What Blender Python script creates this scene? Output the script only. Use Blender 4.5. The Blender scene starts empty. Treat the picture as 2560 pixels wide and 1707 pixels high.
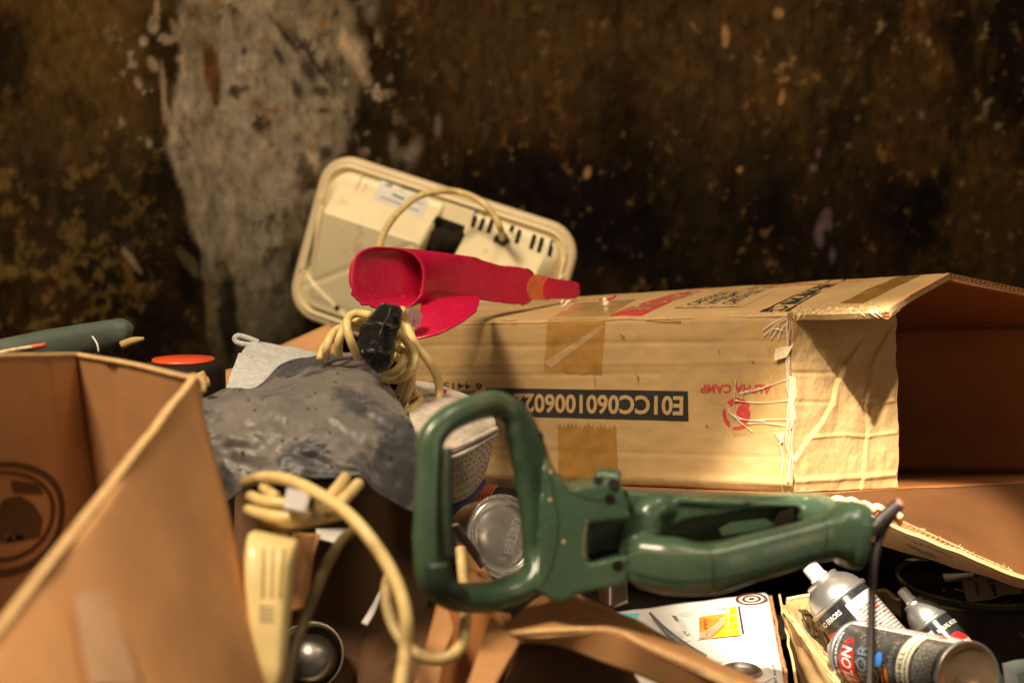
import bpy, bmesh, math, random
import numpy as np
from mathutils import Vector, noise
from mathutils.bvhtree import BVHTree
random.seed(7)
rng = np.random.default_rng(11)
SC = bpy.context.scene
COL = SC.collection

# ------------------------------------------------------------------ camera
PITCH = math.radians(10.0)
CAMZ = 1.0
FPX = 3556.0                      # focal length in photo pixels (2560 wide) -> 50 mm
cd = bpy.data.cameras.new('camera'); cam = bpy.data.objects.new('camera', cd); COL.objects.link(cam)
cam.location = (0, 0, CAMZ); cam.rotation_euler = (math.pi/2 - PITCH, 0, 0)
cd.sensor_width = 36; cd.lens = 50; cd.clip_start = 0.05; cd.clip_end = 50
cd.dof.use_dof = True; cd.dof.focus_distance = 1.60; cd.dof.aperture_fstop = 3.1
SC.camera = cam
# ------------------------------------------------------------------ light
w = bpy.data.worlds.new('World'); SC.world = w; w.use_nodes = True
w.node_tree.nodes['Background'].inputs[0].default_value = (1.0, 0.80, 0.58, 1)
w.node_tree.nodes['Background'].inputs[1].default_value = 0.095
def lamp(name, kind, loc, target, energy, color, **kw):
    l = bpy.data.lights.new(name, kind); o = bpy.data.objects.new(name, l); COL.objects.link(o)
    o.location = loc; o.rotation_euler = (Vector(target)-Vector(loc)).to_track_quat('-Z', 'Y').to_euler()
    l.energy = energy; l.color = color
    for k, v in kw.items(): setattr(l, k, v)
    return o
lamp('key_lamp', 'AREA', (-0.80, 0.55, 2.35), (0.15, 1.6, 0.5), 47, (1.0, 0.81, 0.56), size=0.40)
lamp('overhead_lamp', 'AREA', (0.5, 0.9, 2.5), (0.3, 1.6, 0.6), 9, (1.0, 0.82, 0.58), size=0.5)
lamp('side_lamp', 'AREA', (1.3, -0.1, 1.3), (0.0, 1.3, 0.6), 3.0, (1.0, 0.74, 0.48), size=0.6)
lamp('patch_lamp', 'SPOT', (0.16, 0.25, 2.10), (0.405, 1.49, 0.50), 560, (1.0, 0.89, 0.70), spot_size=math.radians(13.5), spot_blend=0.55, shadow_soft_size=0.02)
SC.view_settings.view_transform = 'Standard'; SC.view_settings.look = 'None'
SC.view_settings.exposure = 0.22; SC.view_settings.gamma = 1.0
SC.cycles.max_bounces = 8; SC.cycles.use_denoising = True

# ------------------------------------------------------------------ coordinates
cp, sp = math.cos(PITCH), math.sin(PITCH)
CAM = Vector((0, 0, CAMZ))
Z = {'v': (0, 0, 1/1.0884), 's': (0, 0, 1.0), 'z1': (680, 340, 2.868), 'z2': (1120, 660, 2.673), 'z3': (1900, 660, 2.703),
     'z4': (1000, 940, 2.529), 'z5': (1500, 1180, 2.975), 'z6': (1940, 1300, 3.794), 'z7': (480, 760, 3.136),
     'z8': (540, 1140, 2.765), 'a1': (0, 760, 2.903), 'a7': (0, 1240, 3.357), 'a8': (1380, 1440, 3.794),
     'b1': (2140, 1460, 5.6), 'b3': (700, 1500, 2.94), 'c1': (2280, 1420, 8.4), 'c4': (2020, 1380, 7.128), 'c5': (2060, 1540, 6.918),
     'c6': (1560, 1470, 6.918)}
def P(x, y, d, z='v'):
    x0, y0, s = Z[z]; sx, sy = x0 + x/s, y0 + y/s
    cx, cu = (sx-1280)/FPX*d, -(sy-853.5)/FPX*d
    return Vector((cx, cu*sp + d*cp, CAMZ + cu*cp - d*sp))
def PZ(x, y, h, z='v'):               # the point of a sight line at height h
    r = P(x, y, 1.0, z) - CAM
    return CAM + r*((h-CAMZ)/r.z)
def PY(x, y, yy, z='v'):
    r = P(x, y, 1.0, z) - CAM
    return CAM + r*(yy/r.y)
def px(p):                             # world -> photo 'v' pixels
    v = p - CAM
    d = v.y*cp - v.z*sp; up = v.y*sp + v.z*cp
    return ((1280+FPX*v.x/d)/1.0884, (853.5-FPX*up/d)/1.0884)
def zv(x, y, z):
    x0, y0, s = Z[z]; return ((x0+x/s)/1.0884, (y0+y/s)/1.0884)
def PL(pts, d, z='v'):
    return [P(p[0], p[1], p[2] if len(p) > 2 else d, z) for p in pts]

# ------------------------------------------------------------------ materials
def nt(name):
    m = bpy.data.materials.new(name); m.use_nodes = True
    t = m.node_tree; return m, t, t.nodes['Principled BSDF']
def mat(name, c, rough=0.6, metal=0.0, var=0.12, scale=40, bump=0.0, bscale=120, spec=0.5, coat=0.0, c2=None, c2amt=(0.55, 0.7), c2scale=12, stretch=(1, 1, 1), uv=False, trans=0.0, sheen=0.0, dust=0.0, sss=0.0, alpha=1.0):
    m, t, b = nt(name); N = t.nodes; L = t.links
    tc = N.new('ShaderNodeTexCoord'); mp = N.new('ShaderNodeMapping'); mp.inputs['Scale'].default_value = stretch
    L.new(tc.outputs['UV' if uv else 'Object'], mp.inputs[0])
    n1 = N.new('ShaderNodeTexNoise'); n1.inputs['Scale'].default_value = scale; n1.inputs['Detail'].default_value = 5
    L.new(mp.outputs[0], n1.inputs[0])
    mr = N.new('ShaderNodeMapRange'); mr.inputs[1].default_value = 0.3; mr.inputs[2].default_value = 0.7
    mr.inputs[3].default_value = 1-var; mr.inputs[4].default_value = 1+var
    L.new(n1.outputs[0], mr.inputs[0])
    mul = N.new('ShaderNodeMix'); mul.data_type = 'RGBA'; mul.blend_type = 'MULTIPLY'; mul.inputs[0].default_value = 1
    mul.inputs[6].default_value = (*c, 1); L.new(mr.outputs[0], mul.inputs[7])
    out = mul.outputs[2]
    def over(out, col, lo, hi, sc, amt=1.0, det=6):
        n = N.new('ShaderNodeTexNoise'); n.inputs['Scale'].default_value = sc; n.inputs['Detail'].default_value = det
        n.inputs['Roughness'].default_value = 0.65
        L.new(mp.outputs[0], n.inputs[0])
        r = N.new('ShaderNodeMapRange'); r.inputs[1].default_value = lo; r.inputs[2].default_value = hi; r.inputs[4].default_value = amt
        L.new(n.outputs[0], r.inputs[0])
        x = N.new('ShaderNodeMix'); x.data_type = 'RGBA'; L.new(r.outputs[0], x.inputs[0]); L.new(out, x.inputs[6])
        x.inputs[7].default_value = (*col, 1); return x.outputs[2]
    if c2: out = over(out, c2, c2amt[0], c2amt[1], c2scale)
    if dust: out = over(out, (0.45, 0.40, 0.32), 0.60, 0.70, 260, dust)
    L.new(out, b.inputs['Base Color'])
    rr = N.new('ShaderNodeMapRange'); rr.inputs[3].default_value = max(0.03, rough-0.08); rr.inputs[4].default_value = min(1, rough+0.08)
    L.new(n1.outputs[0], rr.inputs[0]); L.new(rr.outputs[0], b.inputs['Roughness'])
    b.inputs['Metallic'].default_value = metal; b.inputs['Specular IOR Level'].default_value = spec
    b.inputs['Coat Weight'].default_value = coat
    if trans: b.inputs['Transmission Weight'].default_value = trans
    if sss:
        b.inputs['Subsurface Weight'].default_value = sss; b.inputs['Subsurface Scale'].default_value = 0.01
    b.inputs['Alpha'].default_value = alpha
    if sheen: b.inputs['Sheen Weight'].default_value = sheen
    if bump:
        n2 = N.new('ShaderNodeTexNoise'); n2.inputs['Scale'].default_value = bscale; n2.inputs['Detail'].default_value = 6
        L.new(mp.outputs[0], n2.inputs[0])
        bp = N.new('ShaderNodeBump'); bp.inputs['Strength'].default_value = bump; bp.inputs['Distance'].default_value = 0.002
        L.new(n2.outputs[0], bp.inputs['Height']); L.new(bp.outputs[0], b.inputs['Normal'])
    return m
def cardboard(name, c=(0.52, 0.33, 0.145), flutes=110, bump=0.40, spots=0.5, rough=0.78):
    """kraft board: fibres, faint flute lines along the UV, scuffs and dark flecks"""
    m, t, b = nt(name); N = t.nodes; L = t.links
    tc = N.new('ShaderNodeTexCoord')
    def nz(sc, det, src, stretch=(1, 1, 1), rgh=0.6):
        mp = N.new('ShaderNodeMapping'); mp.inputs['Scale'].default_value = stretch; L.new(src, mp.inputs[0])
        n = N.new('ShaderNodeTexNoise'); n.inputs['Scale'].default_value = sc; n.inputs['Detail'].default_value = det; n.inputs['Roughness'].default_value = rgh
        L.new(mp.outputs[0], n.inputs[0]); return n.outputs[0]
    def rng_(s, a, b_, lo, hi):
        r = N.new('ShaderNodeMapRange'); r.inputs[1].default_value = a; r.inputs[2].default_value = b_; r.inputs[3].default_value = lo; r.inputs[4].default_value = hi
        L.new(s, r.inputs[0]); return r.outputs[0]
    def mix(f, a, bb, bt='MIX'):
        x = N.new('ShaderNodeMix'); x.data_type = 'RGBA'; x.blend_type = bt
        if isinstance(f, float): x.inputs[0].default_value = f
        else: L.new(f, x.inputs[0])
        for i, q in ((6, a), (7, bb)):
            if isinstance(q, tuple): x.inputs[i].default_value = (*q, 1)
            else: L.new(q, x.inputs[i])
        return x.outputs[2]
    O, U = tc.outputs['Object'], tc.outputs['UV']
    big = nz(9, 4, O); fib = nz(420, 3, O); band = nz(6, 5, U, (0.25, 5, 1)); fleck = nz(330, 2, O, rgh=0.8)
    dk = tuple(x*0.80 for x in c); lt = tuple(min(1, x*1.12) for x in c)
    col = mix(rng_(big, 0.35, 0.65, 0, 1), dk, lt)
    col = mix(rng_(band, 0.45, 0.62, 0, 0.30), col, tuple(x*0.86 for x in c))
    col = mix(rng_(fib, 0.3, 0.7, 0.0, 0.25), col, tuple(x*0.72 for x in c))
    col = mix(rng_(fleck, 0.70, 0.78, 0, spots), col, (0.16, 0.09, 0.04))
    L.new(col, b.inputs['Base Color']); b.inputs['Roughness'].default_value = rough
    b.inputs['Specular IOR Level'].default_value = 0.3
    wv = N.new('ShaderNodeTexWave'); wv.bands_direction = 'Y'; wv.inputs['Scale'].default_value = flutes/6.28; wv.inputs['Distortion'].default_value = 0.6
    L.new(U, wv.inputs[0])
    ad = N.new('ShaderNodeMath'); ad.operation = 'MULTIPLY_ADD'; L.new(wv.outputs[1], ad.inputs[0]); ad.inputs[1].default_value = 0.05
    sc2 = nz(60, 6, O); L.new(sc2, ad.inputs[2])
    ad2 = N.new('ShaderNodeMath'); ad2.operation = 'MULTIPLY_ADD'; L.new(fib, ad2.inputs[0]); ad2.inputs[1].default_value = 0.3; L.new(ad.outputs[0], ad2.inputs[2])
    bp = N.new('ShaderNodeBump'); bp.inputs['Strength'].default_value = bump; bp.inputs['Distance'].default_value = 0.0015
    L.new(ad2.outputs[0], bp.inputs['Height']); L.new(bp.outputs[0], b.inputs['Normal'])
    return m
M = {}
M['card'] = cardboard('kraft_cardboard')
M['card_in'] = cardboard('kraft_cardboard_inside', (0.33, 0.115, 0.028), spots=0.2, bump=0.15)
M['card_shade'] = cardboard('kraft_cardboard_painted_shade', (0.12, 0.045, 0.012), spots=0.2, bump=0.15)  # darker copy of the inside board, with the cast shade put into its colour
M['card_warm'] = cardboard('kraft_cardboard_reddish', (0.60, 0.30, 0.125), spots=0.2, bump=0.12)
M['card_dark'] = cardboard('kraft_cardboard_dark', (0.15, 0.075, 0.032), spots=0.2)
M['card_edge'] = mat('cardboard_cut_edge', (0.30, 0.13, 0.05), 0.9, var=0.3, scale=200)
M['flute'] = mat('cardboard_flute_paper', (0.55, 0.27, 0.11), 0.85, var=0.25, scale=300)
M['edge_pale'] = mat('cardboard_pale_edge', (0.60, 0.38, 0.17), 0.85, var=0.2, scale=150)
M['fibre'] = mat('torn_paper_fibre', (0.70, 0.52, 0.30), 0.9, var=0.2, scale=300)
M['tape'] = mat('brown_packing_tape', (0.36, 0.185, 0.045), 0.22, var=0.14, scale=60, coat=0.3, bump=0.15, bscale=60)
M['tape_pale'] = mat('pale_packing_tape', (0.50, 0.31, 0.12), 0.25, var=0.12, scale=60, coat=0.4, bump=0.2, bscale=80)
M['film'] = mat('clear_tape_strand', (0.85, 0.74, 0.58), 0.15, var=0.1, coat=0.8, alpha=0.36)
M['ink_black'] = mat('black_print', (0.022, 0.021, 0.020), 0.55, var=0.3, scale=300, c2=(0.30, 0.19, 0.10), c2amt=(0.69, 0.73), c2scale=230)
M['ink_red'] = mat('red_print', (0.50, 0.045, 0.035), 0.6, var=0.2, scale=200, c2=(0.45, 0.25, 0.13), c2amt=(0.66, 0.74), c2scale=150)
M['ink_tan'] = mat('unprinted_letters', (0.46, 0.29, 0.13), 0.7, var=0.1, scale=200)
M['cream'] = mat('aged_cream_plastic', (0.80, 0.68, 0.42), 0.36, var=0.07, scale=14, c2=(0.50, 0.38, 0.20), c2amt=(0.58, 0.75), c2scale=20, bump=0.03)
M['rim'] = mat('aged_beige_rim_plastic', (0.66, 0.51, 0.31), 0.38, var=0.08, scale=14)
M['cord'] = mat('yellowed_vinyl_cord', (0.70, 0.52, 0.22), 0.38, var=0.10, scale=60, c2=(0.42, 0.26, 0.09), c2amt=(0.54, 0.72), c2scale=38, bump=0.08, bscale=300, dust=0.25)
M['plug_cream'] = mat('yellowed_plug_plastic', (0.72, 0.56, 0.25), 0.32, var=0.08, scale=40)
M['black'] = mat('black_plastic', (0.012, 0.011, 0.010), 0.28, var=0.3, scale=200, bump=0.06, bscale=500, dust=0.25)
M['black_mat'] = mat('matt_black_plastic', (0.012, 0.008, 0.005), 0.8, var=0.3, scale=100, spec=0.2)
M['cable_black'] = mat('black_rubber_cable', (0.030, 0.022, 0.018), 0.38, var=0.2, scale=100)
M['cable_olive'] = mat('dark_olive_cable', (0.13, 0.085, 0.025), 0.45, var=0.2, scale=100)
M['green'] = mat('sage_green_plastic', (0.056, 0.106, 0.062), 0.27, var=0.12, scale=25, bump=0.04, bscale=700, c2=(0.15, 0.13, 0.075), c2amt=(0.56, 0.82), c2scale=14, coat=0.12, dust=0.16)
M['green_dark'] = mat('dark_green_strip', (0.022, 0.042, 0.026), 0.5, var=0.2, scale=60)
M['red'] = mat('crimson_plastic', (0.52, 0.006, 0.050), 0.30, var=0.12, scale=30, bump=0.06, bscale=80, coat=0.2, dust=0.22)
M['orange'] = mat('faded_orange_collar', (0.62, 0.14, 0.05), 0.45, var=0.15, scale=80)
M['grey'] = mat('dirty_grey_fabric', (0.160, 0.138, 0.124), 0.46, var=0.15, scale=12, bump=0.25, bscale=420, c2=(0.050, 0.050, 0.056), c2amt=(0.49, 0.56), c2scale=9, stretch=(1, 1, 1.3), sheen=0.1)
M['dot'] = mat('dark_perforation', (0.02, 0.02, 0.025), 0.8)
M['towel'] = mat('pale_grey_terry', (0.50, 0.49, 0.47), 0.85, var=0.15, scale=160, bump=1.0, bscale=240, sheen=0.3)
M['knit'] = mat('pale_beige_knit', (0.52, 0.44, 0.36), 0.9, var=0.22, scale=120, bump=1.0, bscale=190, sheen=0.2, c2=(0.30, 0.22, 0.17), c2amt=(0.52, 0.70), c2scale=60, stretch=(1, 1, 0.35))
M['piping'] = mat('grey_piping', (0.10, 0.085, 0.085), 0.6)
M['blue'] = mat('navy_trim', (0.03, 0.04, 0.15), 0.7)
M['steel'] = mat('brushed_can_metal', (0.85, 0.81, 0.74), 0.27, metal=0.7, var=0.1, scale=60, bump=0.05)
M['steel_dim'] = mat('dull_steel', (0.40, 0.37, 0.33), 0.36, metal=1.0, var=0.2, scale=40, bump=0.08)
M['silver'] = mat('spray_can_silver', (0.50, 0.49, 0.48), 0.33, metal=0.85, var=0.06, scale=60)
M['can_black'] = mat('glossy_black_can_label', (0.018, 0.018, 0.019), 0.20, var=0.3, scale=90, dust=0.10)
M['can_dusty'] = mat('dusty_black_can_label', (0.045, 0.045, 0.046), 0.30, var=0.5, scale=60, dust=0.75)
M['white'] = mat('white_plastic', (0.52, 0.50, 0.49), 0.4, var=0.06, scale=40, c2=(0.45, 0.28, 0.16), c2amt=(0.62, 0.72), c2scale=60)
M['white_ink'] = mat('white_print', (0.72, 0.70, 0.66), 0.4, var=0.05)
M['label'] = mat('off_white_label', (0.66, 0.62, 0.57), 0.4, var=0.06, scale=60)
M['label_grey'] = mat('pinkish_grey_can_label', (0.50, 0.45, 0.44), 0.4, var=0.06, scale=60)
M['cream_ink'] = mat('cream_can_band', (0.72, 0.64, 0.45), 0.35, var=0.05)
M['red_ink'] = mat('glossy_red_oval', (0.68, 0.016, 0.012), 0.3, var=0.12, scale=200)
M['tan_disc'] = mat('rusty_can_bottom', (0.62, 0.42, 0.24), 0.22, metal=0.75, var=0.15, scale=12, c2=(0.30, 0.16, 0.08), c2amt=(0.60, 0.75), c2scale=30)
M['gloss_white'] = mat('glossy_white_print_board', (0.62, 0.60, 0.56), 0.20, var=0.04, scale=8, coat=0.3)
M['brown_ink'] = mat('dark_brown_print', (0.09, 0.025, 0.012), 0.35)
M['yellow_ink'] = mat('yellow_print', (0.72, 0.42, 0.015), 0.3, var=0.25, scale=20, c2=(0.70, 0.28, 0.02), c2scale=25)
M['skin_ink'] = mat('printed_skin_tone', (0.62, 0.30, 0.17), 0.3, var=0.3, scale=40)
M['orange_ink'] = mat('printed_orange', (0.70, 0.20, 0.03), 0.3, var=0.3, scale=40)
M['cyan_ink'] = mat('printed_sky_blue', (0.16, 0.48, 0.60), 0.3, var=0.2, scale=40)
M['grey_ink'] = mat('printed_grey', (0.16, 0.16, 0.13), 0.3, var=0.2, scale=40)
M['pale_ink'] = mat('printed_pale_grey', (0.48, 0.47, 0.40), 0.3, var=0.1, scale=40)
M['blue_ink'] = mat('printed_blue', (0.05, 0.20, 0.60), 0.3)
M['green_ink'] = mat('printed_green', (0.01, 0.26, 0.10), 0.3)
M['disc_orange'] = mat('orange_red_disc', (0.72, 0.07, 0.015), 0.4, var=0.05)
M['foam'] = mat('white_foam_crumb', (0.80, 0.68, 0.56), 0.8, bump=0.4)
M['wire'] = mat('blue_grey_wire', (0.16, 0.18, 0.20), 0.3, metal=0.4)
M['lid_black'] = mat('black_lid', (0.010, 0.010, 0.009), 0.35, var=0.3, dust=0.15)
M['teal'] = mat('dark_teal_plastic', (0.085, 0.105, 0.085), 0.5, var=0.15, scale=20)

# ------------------------------------------------------------------ object helpers
ORG = {}
def thing(name, label, cat, loc, group=None):
    o = bpy.data.objects.new(name, None); COL.objects.link(o); o.location = loc; o.empty_display_size = 0.03
    o['label'] = label; o['category'] = cat
    if group: o['group'] = group
    ORG[o.name] = Vector(loc); return o
def tag(o, label, cat, group=None):
    o['label'] = label; o['category'] = cat
    if group: o['group'] = group
    return o
def mk(name, verts, faces, m, parent=None, smooth=True, uvs=None, mats=None, mi=None, label=None, base=None):
    if parent is not None: org = ORG[parent.name]
    else:
        if base is None:
            xs = np.array([tuple(v) for v in verts]); base = Vector((xs[:, 0].mean(), xs[:, 1].mean(), xs[:, 2].min()))
        org = Vector(base)
    me = bpy.data.meshes.new(name)
    me.from_pydata([tuple(Vector(v)-org) for v in verts], [], faces)
    for q in ([m] if mats is None else mats): me.materials.append(M[q] if isinstance(q, str) else q)
    if mi is not None: me.polygons.foreach_set('material_index', mi)
    me.polygons.foreach_set('use_smooth', [smooth]*len(me.polygons))
    if uvs is not None:
        ul = me.uv_layers.new(name='UVMap'); li = np.zeros(len(me.loops), dtype=np.int32); me.loops.foreach_get('vertex_index', li)
        ul.data.foreach_set('uv', np.array(uvs, dtype=np.float32)[li].ravel())
    me.update()
    o = bpy.data.objects.new(name, me); COL.objects.link(o)
    if parent is not None: o.parent = parent
    else: o.location = org
    ORG[o.name] = org
    if label: o['label'] = label
    return o
def nrm(fn, s, t, e=0.004):
    a = fn(min(s+e, 1.3), t) - fn(s-e, t); b = fn(s, min(t+e, 1.3)) - fn(s, t-e)
    n = a.cross(b)
    if n.length < 1e-12: return Vector((0, -1, 0))
    n.normalize(); return n
def facing(fn):
    n = nrm(fn, 0.5, 0.5); return 1.0 if n.dot(CAM - fn(0.5, 0.5)) > 0 else -1.0
def sheet(name, fn, nu, nv, th, m, parent=None, edge='card_edge', back=None, u0=0, u1=1, v0=0, v1=1, smooth=True, label=None, keep=None):
    """a board or cloth: fn(s,t) is its visible face, th its thickness"""
    sg = facing(fn); V = []; UV = []
    F = [[fn(u0+(u1-u0)*i/nu, v0+(v1-v0)*j/nv) for j in range(nv+1)] for i in range(nu+1)]
    Nn = []
    for i in range(nu+1):
        for j in range(nv+1):
            a = F[min(i+1, nu)][j]-F[max(i-1, 0)][j]; b = F[i][min(j+1, nv)]-F[i][max(j-1, 0)]
            n = a.cross(b); n = n.normalized()*sg if n.length > 1e-12 else Vector((0, 0, 1)); Nn.append(n)
    for i in range(nu+1):
        for j in range(nv+1): V.append(F[i][j]); UV.append((i/nu, j/nv))
    n0 = len(V)
    for k in range(n0): V.append(V[k]-Nn[k]*th); UV.append(UV[k])
    g = lambda i, j: i*(nv+1)+j
    fs = []; mi = []
    for i in range(nu):
        for j in range(nv):
            if keep and not keep((i+.5)/nu, (j+.5)/nv): continue
            a, b, c, d = g(i, j), g(i+1, j), g(i+1, j+1), g(i, j+1)
            q = (a, b, c, d) if sg > 0 else (d, c, b, a)
            fs.append(q); mi.append(0); fs.append(tuple(n0+x for x in reversed(q))); mi.append(2)
    if not keep:
        bd = [g(i, 0) for i in range(nu)] + [g(nu, j) for j in range(nv)] + [g(i, nv) for i in range(nu, 0, -1)] + [g(0, j) for j in range(nv, 0, -1)]
        for k in range(len(bd)):
            a, b = bd[k], bd[(k+1) % len(bd)]
            fs.append((b, a, n0+a, n0+b) if sg > 0 else (a, b, n0+b, n0+a)); mi.append(1)
    o = mk(name, V, fs, None, parent, smooth, UV, mats=[m, edge, back or m], mi=mi, label=label)
    if smooth:
        for p in o.data.polygons:
            if p.material_index == 1: p.use_smooth = False
    return o
def bil(c):                           # c = P00, P10, P11, P01
    a, b, c_, d = [Vector(x) for x in c]
    return lambda s, t: (a*(1-s)+b*s)*(1-t) + (d*(1-s)+c_*s)*t
def seg(p, a, b):
    vx, vy = b[0]-a[0], b[1]-a[1]; l = vx*vx+vy*vy
    k = max(0, min(1, ((p[0]-a[0])*vx+(p[1]-a[1])*vy)/l)); dx, dy = p[0]-a[0]-k*vx, p[1]-a[1]-k*vy
    return math.hypot(dx, dy), vx*dy-vy*dx
def crease(p, line, wd, amp, step=0.0, ws=0.06):
    best = (9, 0)
    for a, b in zip(line, line[1:]):
        q = seg(p, a, b)
        if q[0] < best[0]: best = q
    d, sd = best
    r = -amp*math.exp(-(d/wd)**2)
    if step: r += step*(1 if sd > 0 else -1)*math.exp(-d/ws)*(1-math.exp(-d/wd))
    return r
def crumpled(fn, disp):
    n0 = nrm(fn, .5, .5)*facing(fn)
    return lambda s, t: fn(s, t) + n0*disp(s, t)
def nz(s, t, f, k=0.0): return noise.noise(Vector((s*f, t*f, k)))
def inv(fn, x, y, z='v', s=0.5, t=0.5):       # (s,t) of the surface point that lies under a measured spot
    X, Y = zv(x, y, z)
    for _ in range(12):
        p = px(fn(s, t)); e = 1e-4
        a = px(fn(s+e, t)); b = px(fn(s, t+e))
        J = ((a[0]-p[0])/e, (b[0]-p[0])/e, (a[1]-p[1])/e, (b[1]-p[1])/e); D = J[0]*J[3]-J[1]*J[2]
        if abs(D) < 1e-9: break
        rx, ry = X-p[0], Y-p[1]
        ds, dt = (J[3]*rx-J[1]*ry)/D, (-J[2]*rx+J[0]*ry)/D
        m_ = max(abs(ds), abs(dt))
        if m_ > 0.4: ds, dt = ds*0.4/m_, dt*0.4/m_
        s += ds; t += dt
    return s, t
def dmap(fn, corners, z, h, sm=None, st=False):
    """unit square -> surface; corners of the print (a,b)=(0,0),(1,0),(1,1),(0,1)"""
    sm = sm or fn
    q = [c if st else inv(sm, c[0], c[1], z) for c in corners]; sg = facing(fn)
    def f(a, b, extra=0.0):
        s = (q[0][0]*(1-a)+q[1][0]*a)*(1-b)+(q[3][0]*(1-a)+q[2][0]*a)*b
        t = (q[0][1]*(1-a)+q[1][1]*a)*(1-b)+(q[3][1]*(1-a)+q[2][1]*a)*b
        return fn(s, t) + nrm(fn, s, t)*sg*(h+extra)
    return f
def dquad(name, f, m, parent, nx=12, ny=6, edge=None):
    V = []; fs = []
    for i in range(nx+1):
        for j in range(ny+1):
            a, b = i/nx, j/ny
            if edge: a, b = edge(a, b)
            V.append(f(a, b))
    for i in range(nx):
        for j in range(ny):
            k = i*(ny+1)+j; fs.append((k, k+ny+1, k+ny+2, k+1))
    return mk(name, V, fs, m, parent, True, [(i/nx, j/ny) for i in range(nx+1) for j in range(ny+1)])
def dpoly(name, f, loops, m, parent, cuts=0):
    if name in ('frame_lettering', 'black_print_frame', 'swirl_mark', 'printed_rack', 'paint_drip', 'rating_print') and len(loops) > 1:
        for lp in loops: dpoly(name, f, [lp], m, parent, cuts)
        return
    V = []; fs = []
    for lp in loops:
        bm = bmesh.new(); vs = [bm.verts.new((a, b, 0)) for a, b in lp]; bm.faces.new(vs)
        bmesh.ops.triangulate(bm, faces=bm.faces[:])
        if cuts: bmesh.ops.subdivide_edges(bm, edges=bm.edges[:], cuts=cuts, use_grid_fill=True); bmesh.ops.triangulate(bm, faces=bm.faces[:])
        k = len(V); bm.verts.index_update(); V += [f(v.co.x, v.co.y) for v in bm.verts]; fs += [tuple(k+v.index for v in q.verts) for q in bm.faces]; bm.free()
    return mk(name, V, fs, m, parent, True)
def text_geo(txt, bold=0.0, shear=0.0, cuts=0):
    c = bpy.data.curves.new('t', 'FONT'); c.body = txt; c.size = 1; c.resolution_u = 3; c.offset = bold; c.shear = shear
    o = bpy.data.objects.new('t', c); COL.objects.link(o); bpy.context.view_layer.update()
    me = bpy.data.meshes.new_from_object(o.evaluated_get(bpy.context.evaluated_depsgraph_get()))
    bpy.data.objects.remove(o); bpy.data.curves.remove(c)
    if cuts:
        bm = bmesh.new(); bm.from_mesh(me); bmesh.ops.subdivide_edges(bm, edges=bm.edges[:], cuts=cuts); bmesh.ops.triangulate(bm, faces=bm.faces[:]); bm.to_mesh(me); bm.free()
    v = np.array([tuple(q.co)[:2] for q in me.vertices]); fs = [tuple(p.vertices) for p in me.polygons]
    lo, hi = v.min(0), v.max(0); v = (v-lo)/(hi-lo); bpy.data.meshes.remove(me)
    return v, fs
def dtext(name, txt, f, m, parent, bold=0.0, shear=0.0, cuts=0, label=None):
    v, fs = text_geo(txt, bold, shear, cuts)
    return mk(name, [f(a, b) for a, b in v], fs, m, parent, False, label=label)
def fake_lines(name, f, rows, m, parent, seed=1, h=0.5, wmin=0.02, wmax=0.07, pick=None, fill=0.99):
    """rows of small print too fine to read: word-sized dashes"""
    r = random.Random(seed); V = []; fs = []
    for k in range(rows):
        b0 = (k+0.5-h/2)/rows; b1 = b0+h/rows; a = r.uniform(0, .02); end = min(fill, r.uniform(0.75, 0.95)) if r.random() < .25 else fill
        while a < end:
            wd = r.uniform(wmin, wmax); e = min(a+wd, end)
            if pick is None or pick(r):
                n = 2; k0 = len(V)
                for i in range(n+1):
                    aa = a+(e-a)*i/n; V += [f(aa, b0), f(aa, b1)]
                for i in range(n): fs.append((k0+2*i, k0+2*i+2, k0+2*i+3, k0+2*i+1))
            a = e+0.012
    return mk(name, V, fs, m, parent, False)
def catmull(pts, n, closed=False):
    P_ = [Vector(p) for p in pts]; out = []; N_ = len(P_); segs = N_ if closed else N_-1
    g = (lambda i: P_[i % N_]) if closed else (lambda i: P_[max(0, min(N_-1, i))])
    for i in range(segs):
        a, b, c, d = g(i-1), g(i), g(i+1), g(i+2)
        for k in range(n):
            u = k/n; out.append(0.5*((2*b)+(c-a)*u+(2*a-5*b+4*c-d)*u*u+(3*b-a-3*c+d)*u**3))
    if not closed: out.append(P_[-1].copy())
    return out
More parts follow.
